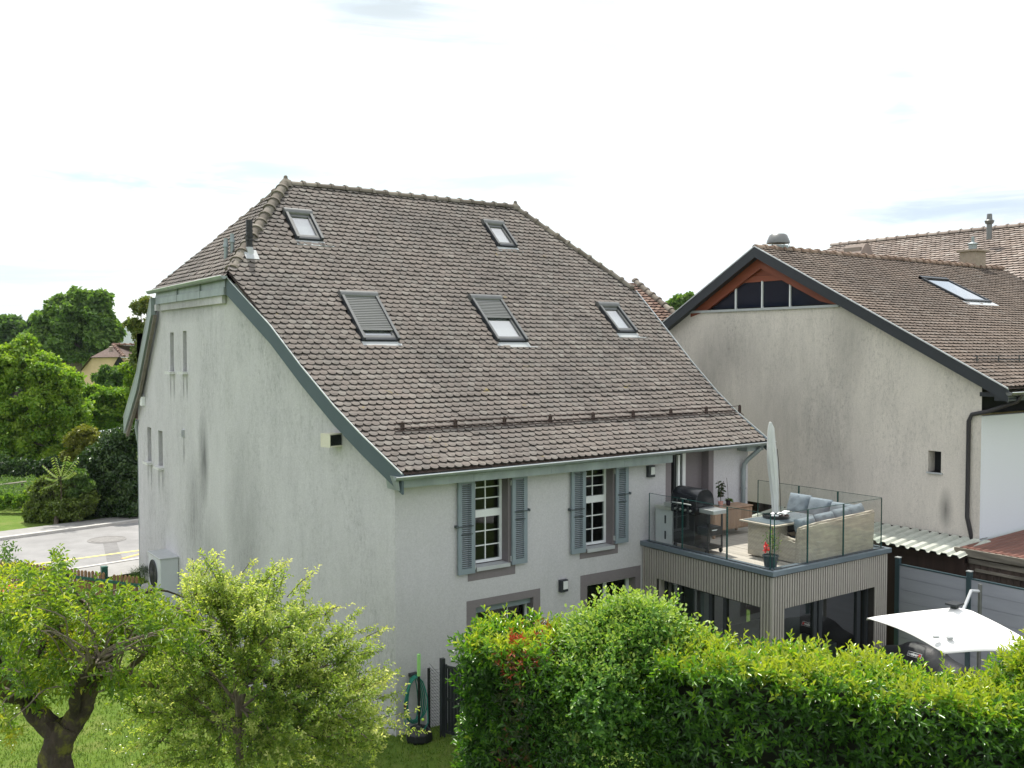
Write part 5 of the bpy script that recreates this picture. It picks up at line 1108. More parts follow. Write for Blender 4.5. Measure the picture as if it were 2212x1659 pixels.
# stones and shrub at the house end
rr = random.Random(8)
for k, (x_, y_, s) in enumerate(((322, 1270, .26), (300, 1258, .18))):
    q = at(x_, y_, 26.0); bm = bmesh.new(); bmesh.ops.create_icosphere(bm, subdivisions=2, radius=s)
    for v in bm.verts: v.co = Vector((v.co.x*1.3, v.co.y, v.co.z*.7))*(1+rr.uniform(-.15, .15))
    me = bpy.data.meshes.new('rock'); bm.to_mesh(me); bm.free(); me.materials.append(M['concrete']); o = bpy.data.objects.new('rock', me); COL.objects.link(o); o.location = (q.x, q.y, .75)
    tag(o, ['larger rounded grey rock in the bed at the end of the house', 'smaller grey rock in the bed nearer the picket fence'][k], 'rock')
# red parasol at the left edge
rp_ = thing('red_parasol', 'red fabric parasol half hidden by leaves at the left edge', 'parasol', tuple(at(5, 1290, 22)*V(1, 1, 0).length/1.0) if False else (at(2, 1290, 22).x, at(2, 1290, 22).y, .1))
q = at(2, 1262, 22); b = MB(); b.lathe((q.x, q.y, q.z), [(.55, -.42), (.5, -.30), (.34, -.12), (.15, -.03), (.0, 0)], 10); b.build('canopy', M['red'], rp_); b = MB(); b.tube([(q.x, q.y, .1), (q.x, q.y, q.z+.05)], .02, 8); b.build('pole', M['white'], rp_)
FOLIAGE = True
# ------------------------------------------------------------------ hedge row
def hedge_box(rng, org, d, n_out, s0, s1, thick, z0, ztop, dens, leafL, tonef, tonet, nl=7, rough=.12, lenr=(.16, .3), ends=(True, True)):
    """shoots over the top, front, back and ends of a clipped hedge; org = back top line, n_out towards the front"""
    O, D, T = [], [], []
    def add(n, fn):
        for _ in range(int(n)):
            p, dd, t = fn(); O.append(p); D.append(dd); T.append(t)
    Ls = s1-s0; zt = lambda s: ztop(s)
    def lump(s, z): return .10*math.sin(s*2.3+z*1.7)+.07*math.sin(s*5.1-z*3.3)+.04*math.sin(s*11+z*7)
    def top_():
        s = rng.uniform(s0, s1); w = rng.uniform(0, thick); z = zt(s)+lump(s, w)*.8-abs(rng.normal(0, rough))
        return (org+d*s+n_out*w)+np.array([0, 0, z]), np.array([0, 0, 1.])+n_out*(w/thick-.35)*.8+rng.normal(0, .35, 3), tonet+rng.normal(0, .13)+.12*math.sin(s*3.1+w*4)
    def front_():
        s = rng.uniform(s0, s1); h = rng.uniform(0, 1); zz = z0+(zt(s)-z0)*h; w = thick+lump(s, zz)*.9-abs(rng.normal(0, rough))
        return (org+d*s+n_out*w)+np.array([0, 0, zz]), n_out+np.array([0, 0, .55])+rng.normal(0, .4, 3), tonef+rng.normal(0, .10)+.30*max(0, h-.78)/.22+.08*math.sin(s*2.7+zz*4)  # tonef keeps front leaves dark: shade of this face put into their colour
    def back_():
        s = rng.uniform(s0, s1); h = rng.uniform(.6, 1); zz = z0+(zt(s)-z0)*h
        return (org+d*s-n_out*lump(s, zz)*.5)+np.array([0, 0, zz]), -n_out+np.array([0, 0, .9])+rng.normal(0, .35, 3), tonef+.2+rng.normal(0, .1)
    def end_(which):
        s = s0 if which == 0 else s1; w = rng.uniform(0, thick); zz = rng.uniform(z0, zt(s)); e = -d if which == 0 else d
        return (org+d*s+n_out*w-e*(abs(rng.normal(0, rough))+lump(w*2, zz)))+np.array([0, 0, zz]), e+np.array([0, 0, .6])+rng.normal(0, .4, 3), tonef+rng.normal(0, .1)+.1
    hm = zt((s0+s1)/2)-z0
    add(dens*Ls*thick*1.15, top_); add(dens*Ls*hm, front_); add(dens*.5*Ls*hm*.4, back_)
    if ends[0]: add(dens*thick*hm, lambda: end_(0))
    if ends[1]: add(dens*thick*hm, lambda: end_(1))
    O = np.array(O); D = np.array(D); T = np.array(T)
    return shoots(rng, O, D, rng.uniform(*lenr, len(O)), nl, leafL, .85, tone0=T, tipgain=.28)
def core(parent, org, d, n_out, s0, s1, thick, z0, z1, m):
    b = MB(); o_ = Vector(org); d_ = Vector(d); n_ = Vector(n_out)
    b.obox(o_+d_*(s0+s1)/2+n_*thick/2+V(0, 0, (z0+z1)/2), d_*(s1-s0)/2, n_*(thick/2), V(0, 0, (z1-z0)/2)); b.build('core_filler', m, parent)  # plain dark block added inside the leaves so nothing shows through
if FOLIAGE:
    HA = np.array([8.35, 13.42, 0.]); HD = np.array([.6, -.8, 0.]); HN = np.array([-.8, -.6, 0.]); coreM = mat('core_filler_dark', (.018, .022, .01), .95, .3, 10)  # near-black inner shade as the colour of the added hedge core
    r = np.random.default_rng(11)
    hl = thing('laurel_hedge', 'clipped laurel hedge block with its left end beside the garden gate', 'hedge', (9.0, 12.0, 0))
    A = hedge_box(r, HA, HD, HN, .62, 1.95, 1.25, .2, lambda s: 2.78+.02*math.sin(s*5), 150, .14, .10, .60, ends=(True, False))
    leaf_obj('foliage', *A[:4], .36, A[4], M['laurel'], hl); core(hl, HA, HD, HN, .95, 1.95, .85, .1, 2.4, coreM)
    hm_ = hedge_box(r, HA, HD, HN, 1.95, 3.6, 1.2, .2, lambda s: 2.3, 130, .12, .05, .3, ends=(False, False)); leaf_obj('lower_foliage', *hm_[:4], .36, hm_[4], M['laurel'], hl)
    hr = thing('laurel_hedge', 'long clipped laurel hedge running across the foreground to the right edge', 'hedge', (12.5, 7.0, 0))
    zt = lambda s: 2.76-.06*min(3.4, max(0, s-4.6))-.03*math.sin(s*.9)+.05*math.sin(s*2.1)
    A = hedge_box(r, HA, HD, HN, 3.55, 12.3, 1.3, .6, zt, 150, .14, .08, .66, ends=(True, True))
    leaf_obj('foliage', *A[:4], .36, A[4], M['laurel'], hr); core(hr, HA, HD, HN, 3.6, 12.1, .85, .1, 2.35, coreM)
    # upright new shoots on top
    n = 330; s = r.uniform(3.6, 12.2, n); w = r.uniform(.0, 1.2, n); O = HA+HD*s[:, None]+HN*w[:, None]; O[:, 2] = 2.70-.06*np.minimum(3.4, np.maximum(0, s-4.6))+.08*r.normal(size=n)
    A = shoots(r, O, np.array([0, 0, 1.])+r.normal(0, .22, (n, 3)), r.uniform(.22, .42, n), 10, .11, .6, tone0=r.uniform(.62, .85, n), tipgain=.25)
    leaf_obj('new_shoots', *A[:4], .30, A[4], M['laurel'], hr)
    # photinia
    ph = thing('photinia_shrub', 'photinia shrub with red young leaves set in the laurel hedge', 'shrub', (9.6, 11.7, 0))
    A = hedge_box(r, HA+HN*.06, HD, HN, 1.22, 1.80, 1.28, .4, lambda s: 2.72, 70, .11, .12, .62, ends=(False, False))
    leaf_obj('foliage', *A[:4], .34, A[4], M['photinia'], ph)
    n = 26; s = r.uniform(1.25, 1.7, n); O = HA+HD*s[:, None]+HN*r.uniform(.7, 1.3, n)[:, None]; O[:, 2] = r.uniform(2.3, 2.85, n)
    A = shoots(r, O, np.array([-.5, -.3, .9])+r.normal(0, .35, (n, 3)), r.uniform(.15, .28, n), 9, .11, .7, tone0=r.uniform(.75, .95, n), tipgain=.3)
    leaf_obj('young_leaves', *A[:4], .32, A[4], M['photinia'], ph)
    # light green shrub bulging above
    lg = thing('bushy_shrub', 'pale green bushy shrub bulging above the laurel hedge', 'shrub', (10.3, 11.3, 0))
    C_ = [(2.5, .55, 2.45, .5), (2.85, .4, 2.78, .5), (3.2, .45, 2.7, .52), (3.42, .35, 2.86, .42), (3.7, .35, 2.5, .42), (2.3, .3, 2.6, .35), (2.7, 1.05, 2.2, .52), (3.1, .85, 1.9, .5), (2.5, .9, 1.5, .45), (3.95, .25, 2.4, .4)]
    O, D, T = [], [], []
    for cs_, cw2, cz, cr in C_:
        n = int(520*cr*cr*4); dirs = unit(r.normal(size=(n, 3))+[0, 0, .35]); cen = HA+HD*cs_+HN*cw2+np.array([0, 0, cz])
        lum = 1+.22*np.sin(dirs[:, 0]*7+cs_*3)*np.sin(dirs[:, 2]*6+cz)
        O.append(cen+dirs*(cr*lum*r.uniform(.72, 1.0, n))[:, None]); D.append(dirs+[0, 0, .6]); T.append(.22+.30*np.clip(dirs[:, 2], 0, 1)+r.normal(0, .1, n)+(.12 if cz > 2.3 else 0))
    O = np.concatenate(O); D = np.concatenate(D)+r.normal(0, .25, (len(O), 3)); T = np.concatenate(T)
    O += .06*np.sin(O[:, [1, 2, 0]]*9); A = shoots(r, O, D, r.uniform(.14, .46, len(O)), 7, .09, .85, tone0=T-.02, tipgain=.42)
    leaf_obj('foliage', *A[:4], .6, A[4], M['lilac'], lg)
    # rising shrub at the right edge
    rs_ = thing('yellow_green_shrub', 'taller yellow green laurel shrub rising at the right end of the hedge', 'shrub', (13.6, 6.4, 0))
    A1 = []
    for cs_, cw2, cz, cr in ((8.55, .2, 2.6, .42), (8.95, .3, 2.9, .5), (9.6, .2, 3.05, .7), (9.2, .7, 2.6, .7), (10.3, .3, 3.1, .8)):
        n = int(420*cr*cr*4); dirs = unit(r.normal(size=(n, 3))+[0, 0, .5]); cen = HA+HD*cs_+HN*cw2+np.array([0, 0, cz])
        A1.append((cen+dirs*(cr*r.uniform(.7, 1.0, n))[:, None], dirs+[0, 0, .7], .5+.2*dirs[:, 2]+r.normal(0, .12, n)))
    O, D, T = [np.concatenate(a) for a in zip(*A1)]
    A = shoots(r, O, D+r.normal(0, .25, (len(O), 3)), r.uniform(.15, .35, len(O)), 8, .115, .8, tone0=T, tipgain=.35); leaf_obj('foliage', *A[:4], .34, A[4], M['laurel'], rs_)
# ------------------------------------------------------------------ foreground trees
def smooth_path(pts, k=5):
    pts = [Vector(p) for p in pts]; out_ = []
    P = [pts[0]]+pts+[pts[-1]]
    for i in range(1, len(P)-2):
        for j in range(k):
            t = j/k; a, b_, c, d = P[i-1], P[i], P[i+1], P[i+2]
            out_.append(.5*((2*b_)+(c-a)*t+(2*a-5*b_+4*c-d)*t*t+(3*b_-a-3*c+d)*t**3))
    out_.append(P[-2]); return out_
def limb(mb, pts, r0, r1, n=9, rough=.12, seed=1):
    q = smooth_path(pts, 9 if r0 > .1 else 5); rr = random.Random(seed); k = len(q)
    mb.tube(q, [max(.002, (r0+(r1-r0)*i/(k-1))*(1+rr.uniform(-rough, rough))) for i in range(k)], n)
if FOLIAGE:
    r = np.random.default_rng(21); pr_ = random.Random(4); d1 = 12.2
    P1 = lambda x, y, d=d1: at(x, y, d)
    bx1 = P1(122, 1560); base1 = (bx1.x, bx1.y, gz(bx1.x, bx1.y))
    t1 = thing('old_fruit_tree', 'gnarled old fruit tree with mossy trunk and yellow green leaves at lower left', 'tree', base1)
    b = MB(); tb_ = V(bx1.x, bx1.y, 0)+V(.05, 0, 0)
    lims = [([tb_+V(-.05, 0, -.1), V(tb_.x, tb_.y, 1.0), P1(120, 1660), P1(125, 1610), P1(150, 1565)], .22, .165), ([P1(140, 1590), P1(175, 1530), P1(200, 1470), P1(225, 1420, 12.4), P1(235, 1375, 12.6)], .15, .08),
        ([P1(130, 1600), P1(85, 1545), P1(55, 1510), P1(20, 1500, 11.9), P1(-15, 1478, 11.8)], .15, .07), ([P1(235, 1375, 12.6), P1(250, 1340, 12.7), P1(268, 1310, 12.9), P1(262, 1262, 13)], .09, .02),
        ([P1(210, 1450), P1(265, 1455), P1(300, 1475), P1(345, 1480)], .075, .035), ([P1(20, 1500, 11.9), P1(-5, 1440, 11.8), P1(-30, 1380, 11.7)], .07, .03), ([P1(155, 1560), P1(165, 1500, 11.8), P1(185, 1455, 11.5), P1(215, 1420, 11.3)], .07, .03),
        ([P1(60, 1515), P1(70, 1440, 12.3), P1(105, 1380, 12.5), P1(140, 1330, 12.6)], .06, .015), ([P1(235, 1375, 12.6), P1(190, 1320, 12.4), P1(160, 1280, 12.3), P1(140, 1225, 12.3)], .05, .01), ([P1(225, 1420, 12.4), P1(150, 1400, 12), P1(90, 1350, 11.9), P1(30, 1330, 11.8)], .05, .01),
        ([P1(265, 1455), P1(330, 1400, 12.4), P1(390, 1350, 12.6), P1(420, 1320, 12.6)], .04, .01), ([P1(140, 1400, 12), P1(100, 1300, 12.3), P1(60, 1290, 12.3), P1(20, 1280, 12.3)], .035, .01), ([P1(250, 1340, 12.7), P1(300, 1290, 12.8), P1(340, 1275, 12.8), P1(395, 1290, 12.8)], .035, .01)]
    for i, (p, a, c) in enumerate(lims): limb(b, p, a, c, n=14, rough=.05, seed=i)
    for i_, (x_, y_, z_) in enumerate(b.v): kk = 1.0; b.v[i_] = (x_+.02*math.sin(z_*9+y_*27+x_*19), y_+.02*math.sin(z_*7+x_*31-y_*13), z_+.012*math.sin(x_*23+y_*17))
    tr = b.build('trunk', M['bark'], t1, smooth=True)
    b = MB(); O, D = [], []
    starts = [q for p, a, c in lims[1:] for q in smooth_path(p, 4)[3:]]
    clus = [(30, 1280, 40), (95, 1310, 50), (165, 1315, 42), (70, 1350, 55), (150, 1370, 55), (225, 1350, 45), (290, 1350, 35), (330, 1335, 22), (250, 1370, 50), (20, 1400, 50), (140, 1420, 55), (60, 1420, 45), (100, 1460, 40), (300, 1340, 45), (350, 1360, 30), (395, 1385, 30), (330, 1400, 40), (160, 1480, 30), (20, 1330, 50), (70, 1265, 22), (127, 1232, 12), (130, 1260, 12), (385, 1350, 20), (205, 1400, 35), (110, 1300, 36), (200, 1350, 45), (45, 1480, 35), (150, 1450, 40), (230, 1460, 25), (60, 1520, 25), (20, 1560, 25), (290, 1480, 25), (250, 1480, 22)]
    for (x_, y_, rad) in clus:
        for k in range(int(rad*.42)):
            q = P1(x_+pr_.gauss(0, rad*.5), y_+pr_.gauss(0, rad*.42), 12.2+pr_.gauss(0, .75)); s = pr_.choice(sorted(starts, key=lambda v: (v-q).length)[:9])
            dv_ = q-s
            if dv_.length > .25 and pr_.random() < .3:
                b.tube(smooth_path([s, s+dv_*.35+V(pr_.gauss(0, .09), pr_.gauss(0, .09), .06), s+dv_*.7+V(pr_.gauss(0, .09), pr_.gauss(0, .09), .1), q], 3), [.016-.0013*k for k in range(10)], 5)
            O.append(tuple(q)); D.append(tuple(dv_.normalized()+V(0, 0, .7)+V(pr_.gauss(0, .4), pr_.gauss(0, .4), pr_.gauss(0, .3))))
    b.build('twigs', M['barkl'], tr)
    O = np.array(O); D = np.array(D); n = len(O); yq = P1(130, 1400); tn = r.uniform(.08, .42, n)+.15*np.sin(O[:, 0]*3)*np.sin(O[:, 2]*4)+.38*np.exp(-((O-np.array(yq))**2).sum(1)/.22)
    O2 = np.repeat(O, 2, 0)+r.normal(0, .07, (2*n, 3)); D2 = np.repeat(D, 2, 0)+r.normal(0, .5, (2*n, 3)); tn2 = np.repeat(tn, 2)
    A = cat(shoots(r, O, D, r.uniform(.25, .45, n), 12, .095, .9, .3, tn, .3), shoots(r, O2, D2, r.uniform(.12, .25, 2*n), 7, .09, .9, .3, tn2, .25))
    leaf_obj('crown', *A[:4], .38, A[4], M['plum'], t1, curl=.3)
    # second tree: long arching shoots
    d2 = 14.6; P2 = lambda x, y, d=d2: at(x, y, d)
    r = np.random.default_rng(22); q = P2(520, 1600); base2 = (q.x, q.y, gz(q.x, q.y))
    t2 = thing('slender_fruit_tree', 'bushy young fruit tree with long arching shoots in front of the gable wall', 'tree', base2)
    b = MB(); tr_ = [V(q.x, q.y, -.05), V(q.x, q.y, .6), P2(515, 1560), P2(520, 1480)]; limb(b, tr_, .07, .045)
    ends_ = []
    hub = [P2(515, 1590), P2(520, 1530), P2(515, 1480), P2(530, 1440)]
    main = [(300, 1460), (340, 1380), (410, 1350), (440, 1320), (490, 1300), (540, 1310), (600, 1315), (650, 1345), (700, 1400), (750, 1430), (780, 1500), (800, 1560), (700, 1600), (620, 1640), (460, 1660), (350, 1600), (300, 1540), (560, 1330), (470, 1320), (640, 1400), (420, 1400), (560, 1450), (680, 1500), (400, 1500), (730, 1560), (560, 1640), (750, 1620), (800, 1600)]
    tips = []
    for i, (x_, y_) in enumerate(main):
        e_ = P2(x_, y_, d2+pr_.gauss(0, .55)); s = hub[i % 4]; m1 = s.lerp(e_, .45)+V(0, 0, .18); limb(b, [s, m1, e_], .03, .008, 6, seed=i); tips.append([s.lerp(m1, k/4) for k in range(2, 4)]+[m1.lerp(e_, k/5) for k in range(6)])
    trk = b.build('trunk', M['barkl'], t2, smooth=True)
    b = MB(); O, D, LN_, TT = [], [], [], []
    for tp in tips:
        for k in range(17):
            s = pr_.choice(tp); out_ = (tp[-1]-hub[1]).normalized(); d_ = (out_*1.0+V(pr_.gauss(0, .45), pr_.gauss(0, .45), .25+pr_.gauss(0, .35))).normalized(); Ln = pr_.uniform(.35, .95)
            pts = [s+d_*(Ln*u)+V(0, 0, .10*Ln*u-.25*(Ln*u)**2) for u in (0, .25, .5, .75, 1)]; b.tube(pts, [.007, .006, .005, .004, .002], 4)
            ns = int(Ln/.055)
            for m_ in range(ns):
                u = (m_+pr_.random())/ns; p = s+d_*(Ln*u)+V(0, 0, .10*Ln*u-.25*(Ln*u)**2); O.append(tuple(p)); D.append(tuple(d_+V(pr_.gauss(0, .6), pr_.gauss(0, .6), .3+pr_.gauss(0, .5)))); TT.append(.18+.30*u+pr_.gauss(0, .08))
    explicit = [((430, 1260), (475, 1197)), ((560, 1270), (620, 1215)), ((620, 1290), (680, 1235)), ((700, 1330), (735, 1310)), ((760, 1400), (830, 1358)), ((790, 1450), (835, 1465)), ((780, 1560), (846, 1560)), ((760, 1600), (818, 1618)), ((640, 1370), (730, 1310)), ((425, 1290), (415, 1205)), ((500, 1280), (540, 1215)), ((720, 1520), (832, 1470))]
    for (a_, c_) in explicit:
        s, e_ = P2(*a_), P2(*c_); b.tube([s, s.lerp(e_, .5)+V(0, 0, .04), e_], [.008, .006, .003], 4); nn_ = int((e_-s).length/.05)
        for m_ in range(nn_): p = s.lerp(e_, (m_+.5)/nn_); O.append(tuple(p+V(pr_.gauss(0, .03), pr_.gauss(0, .03), pr_.gauss(0, .03)))); D.append(tuple((e_-s).normalized()+V(pr_.gauss(0, .6), pr_.gauss(0, .6), pr_.gauss(0, .6)))); TT.append(.35+.4*m_/nn_)
    for k in range(430):
        an = pr_.uniform(0, 6.283); rad_ = pr_.random()**.55; cx_ = 545+245*rad_*math.cos(an)+(25 if math.sin(an) > 0 else 0); cy_ = 1500+(215 if math.sin(an) < 0 else 190)*rad_*math.sin(an)
        if (cx_ > 560 and cy_ < 1330+.62*(cx_-600)) or (cx_ < 430 and cy_ < 1400): continue
        s = P2(cx_, cy_, d2+pr_.gauss(0, .7)); out_ = (s-hub[1]).normalized(); d_ = (out_*.8+V(pr_.gauss(0, .4), pr_.gauss(0, .4), .35+pr_.gauss(0, .3))).normalized(); Ln = pr_.uniform(.25, .6)
        b.tube([s, s+d_*Ln*.5+V(0, 0, .02), s+d_*Ln], [.006, .004, .002], 4)
        for m_ in range(7): p = s+d_*(Ln*(m_+.5)/7); O.append(tuple(p)); D.append(tuple(d_+V(pr_.gauss(0, .6), pr_.gauss(0, .6), .3+pr_.gauss(0, .5)))); TT.append(.10+.30*m_/7+.25*max(0, rad_-.5)+pr_.gauss(0, .07))
    b.build('shoots', M['stem'], trk)
    O = np.array(O); D = np.array(D); TT = np.array(TT)+.06; n = len(O); TT = TT+.10*np.sin(O[:, 0]*3+1)*np.sin(O[:, 2]*4)
    A = shoots(r, O, D, r.uniform(.08, .2, n), 7, .07, .95, .3, TT, .25); leaf_obj('crown', *A[:4], .5, A[4], M['pear'], t2, curl=.25)
    # low darker undergrowth in the middle of the young tree
    # small sapling at far left edge
    q = at(5, 1260, 17); t3 = thing('sapling', 'thin dark leaved sapling at the left edge above the red parasol', 'sapling', (q.x, q.y, gz(q.x, q.y)))
    b = MB(); b.tube([V(q.x-.3, q.y, 0), V(q.x-.2, q.y, 2), at(8, 1250, 17), at(22, 1195, 17)], [.03, .025, .012, .005], 6); b.build('trunk', M['barkl'], t3)
    n = 40; O = np.array([at(20+r.normal(0, 14), 1210+r.normal(0, 22), 17+r.normal(0, .2)) for _ in range(n)]); A = shoots(r, O, r.normal(0, 1, (n, 3))+[0, 0, .5], r.uniform(.15, .3, n), 8, .085, .9, .2, r.uniform(.0, .45, n), .2)
    leaf_obj('crown', *A[:4], .5, A[4], M['tree'], t3)
# ------------------------------------------------------------------ background trees
def bgtree(name, label, base, blobs, leafL, n, m, seed, catg='tree', trunk=.3, tone=.35, spread=.28, nclump=None, group=None, gap=.0):
    r = np.random.default_rng(seed); t_ = thing(name, label, catg, tuple(base), group); base = Vector(base)
    b = MB(); vol = sum(q[3]**2 for q in blobs); cz = sum((Vector(q[:3])*q[3]**2 for q in blobs), V(0, 0, 0))/vol
    if trunk:
        fk = base.lerp(cz, .55); fk.x, fk.y = base.x*.6+cz.x*.4, base.y*.6+cz.y*.4; limb(b, [base-V(0, 0, .2), base.lerp(fk, .5), fk], trunk, trunk*.7, 8)
        for q in blobs: c = Vector(q[:3]); limb(b, [fk, fk.lerp(c, .5)+V(0, 0, .2), c], trunk*.5, trunk*.12, 6)
        b.build('trunk', M['barkl'], t_, smooth=True)
    Ps, Ds, Ns, Ts = [], [], [], []
    for q in blobs:
        c = np.array(q[:3], float); R = q[3]; sc = np.array(q[4] if len(q) > 4 else (1, 1, .85)); k = nclump or 34
        cd_ = unit(r.normal(size=(k, 3))+[0, 0, .25]); cc = c+cd_*sc*(R*r.uniform(.55, .98, k))[:, None]; cr = R*spread*r.uniform(.6, 1.3, k)
        m_ = int(n*R*R/vol); idx = r.integers(0, k, m_); dd = unit(r.normal(size=(m_, 3))+[0, 0, .3])
        P = cc[idx]+dd*(cr[idx]*r.uniform(.55, 1.05, m_))[:, None]*np.array([1.15, 1.15, .7])
        Ps.append(P); Ns.append(dd+r.normal(0, .5, (m_, 3))+[0, 0, .4]); Ds.append(r.normal(size=(m_, 3))+dd*.5-[0, 0, .25])
        Ts.append(tone+r.normal(0, .10, m_)+(r.normal(0, .10, k))[idx])
    P, D, Nn, T = map(np.concatenate, (Ps, Ds, Ns, Ts))
    leaf_obj('crown', P, D, Nn, leafL*r.uniform(.7, 1.2, len(P)), .62, T, m, t_, curl=.2); return t_
def BL(d, lst):   # blobs (x, y, radius in photo px, depth offset)
    o = []
    for q in lst:
        dd = d+(q[3] if len(q) > 3 else 0); p = at(q[0], q[1], dd); o.append((p.x, p.y, p.z, q[2]/FPX*dd))
    return o
def gb(x, y, d, z=.85): p = at(x, y, d); return (p.x, p.y, z)
if FOLIAGE:
    bgtree('broad_tree', 'tall rounded deciduous tree standing behind the cream house', gb(165, 700, 92, -.5), BL(92, [(160, 690, 48), (120, 700, 42), (205, 690, 42), (175, 655, 34), (135, 665, 30), (215, 655, 28), (100, 745, 38), (150, 745, 48), (215, 740, 42), (245, 715, 22), (75, 735, 28), (240, 755, 20), (195, 770, 30)]), .42, 42000, M['tree'], 31, trunk=.6, tone=.48, nclump=46, spread=.26)
    bgtree('distant_tree', 'greyish dark tree at the far left edge of the skyline', gb(20, 720, 120, -.8), BL(120, [(18, 700, 24), (45, 715, 24), (0, 725, 28), (30, 745, 28), (60, 750, 22), (20, 800, 45), (80, 810, 45), (130, 820, 45), (30, 860, 40), (100, 870, 40)]), .5, 26000, M['tree'], 32, trunk=.5, tone=.25)
    bgtree('conifer', 'small dark conifer between the two distant broad trees', gb(75, 700, 118, -.8), BL(118, [(74, 690, 9), (74, 700, 12), (76, 715, 15)]), .35, 4000, M['tree_d'], 33, trunk=.3, tone=.3)
    bgtree('bright_tree', 'bright green dense tree at the left edge in front of the tall trees', gb(70, 900, 47), BL(47, [(45, 790, 48), (0, 780, 42), (95, 800, 42), (140, 830, 36), (30, 850, 62, .6), (100, 870, 56), (150, 890, 42), (55, 745, 22), (20, 930, 60, .5), (85, 950, 55, .6), (165, 940, 34), (10, 1000, 45), (60, 1010, 40, .6), (120, 990, 36)]), .2, 66000, M['tree_b'], 34, trunk=.12, tone=.5, nclump=44, spread=.27)
    bgtree('ivy_thicket', 'round thicket overgrown with climbing leaves below the cream house', gb(240, 880, 51), BL(51, [(225, 865, 30), (200, 855, 24), (255, 862, 30), (285, 858, 24), (210, 890, 36), (250, 900, 40), (285, 895, 30), (300, 865, 24), (180, 880, 26), (160, 860, 22)]), .2, 30000, M['tree_b'], 35, trunk=.2, tone=.34, catg='thicket', nclump=36)
    bgtree('grey_green_bush', 'soft grey green bush in front of the cream house wall', gb(245, 810, 62), BL(62, [(235, 803, 16), (262, 808, 18), (215, 815, 14), (285, 812, 14), (245, 822, 22)]), .22, 6000, M['tree'], 36, trunk=.1, tone=.3, catg='bush')
    bgtree('ochre_tree', 'sparse tree with ochre green leaves against the left gable edge', gb(330, 760, 40), BL(40, [(335, 700, 22), (322, 735, 24), (340, 720, 24), (308, 770, 20), (322, 780, 26), (302, 666, 14), (290, 700, 13), (306, 722, 15), (315, 652, 11), (345, 670, 18), (280, 703, 9)]), .13, 17000, M['tree_o'], 37, trunk=.12, tone=.35, nclump=16, spread=.62)
    bgtree('bright_tree', 'light green tree squeezed between the thicket and the house gable', gb(300, 830, 43), BL(43, [(300, 800, 20), (285, 820, 16), (312, 830, 22), (300, 855, 22), (270, 795, 10)]), .17, 9000, M['tree_b'], 38, trunk=.12, tone=.45, nclump=22)
    bgtree('dark_shrub', 'big dark glossy evergreen shrub across the road beside the house corner', gb(250, 1050, 36.6), BL(36.6, [(200, 1010, 34), (195, 1060, 38), (170, 1090, 30), (245, 960, 36), (280, 950, 34), (215, 990, 34), (260, 1010, 44), (220, 1040, 40), (285, 1040, 44), (180, 1060, 34), (240, 1085, 40), (290, 1090, 40), (190, 1095, 34), (240, 1110, 22), (280, 1105, 24), (170, 1115, 20)]), .13, 56000, M['tree_d'], 39, trunk=.15, tone=.48, catg='shrub', nclump=40, spread=.3)
    bgtree('mixed_hedge', 'unclipped bronze and green hedge bush on the far roadside', gb(120, 1090, 35.2), BL(35.6, [(130, 1045, 24), (95, 1065, 26), (150, 1060, 24), (110, 1090, 34), (150, 1090, 36), (80, 1100, 24), (180, 1100, 20), (145, 1060, 26), (100, 1118, 20), (130, 1118, 20), (80, 1125, 14), (165, 1105, 22), (110, 1045, 22), (190, 1075, 20), (66, 1120, 12), (120, 1022, 10), (90, 1044, 12)]), .12, 40000, leaf_mat('bronze_leaves', [(0, (.03, .06, .014)), (.3, (.07, .10, .02)), (.55, (.12, .18, .03)), (1, (.24, .30, .06))], .5, .35), 40, trunk=.1, tone=.42, catg='bush', nclump=30)
    bgtree('yellow_bush', 'yellow green feathery bush between the dark shrub and the bright tree', gb(185, 960, 39.5), BL(39.5, [(180, 940, 22), (160, 955, 18), (205, 955, 18), (185, 975, 22), (150, 985, 16)]), .13, 9000, leaf_mat('yellow_bush_leaves', [(0, (.07, .09, .015)), (.5, (.15, .17, .02)), (1, (.27, .27, .04))], .5, .3), 41, trunk=.08, tone=.45, catg='bush', nclump=26)
    bgtree('distant_tree', 'small tree top showing between the grey house and the barn roof', gb(1470, 700, 75, 0), BL(75, [(1470, 652, 16), (1488, 645, 12), (1455, 660, 12), (1478, 670, 20)]), .3, 5000, M['tree'], 42, trunk=.2, tone=.45)
    bgtree('understory_shrub', 'dark dense shrub under the bright tree behind the garden fence', gb(60, 1060, 43), BL(43, [(0, 1010, 34), (40, 1020, 32), (80, 1020, 30), (115, 1010, 26), (20, 1040, 24), (60, 1045, 22), (150, 1005, 22)]), .14, 30000, M['tree_d'], 51, trunk=.1, tone=.4, catg='shrub', nclump=30)
    bgtree('garden_bush', 'light green leafy bush in the far garden next to the bronze hedge', gb(55, 1100, 37.5), BL(37.5, [(60, 1075, 16), (40, 1085, 14), (72, 1095, 16), (20, 1078, 14), (0, 1085, 16)]), .1, 12000, M['tree_b'], 52, trunk=.06, tone=.35, catg='bush', nclump=22)
    bgtree('garden_bush', 'olive green loose bush hanging over the verge left of the dark shrub', gb(170, 1060, 35.4), BL(35.4, [(170, 1030, 18), (150, 1035, 16), (185, 1050, 16), (165, 1062, 16), (150, 1010, 12)]), .11, 9000, M['tree'], 53, trunk=.06, tone=.35, catg='bush', nclump=22)
    # sumac-like plant with feathered leaves
    sm_ = thing('sumac_plant', 'young plant with long feathered pale leaves on the far roadside', 'plant', gb(130, 1060, 35)); r = np.random.default_rng(7); b = MB(); PP, DD, NN, LL = [], [], [], []
    root = at(132, 1062, 35)
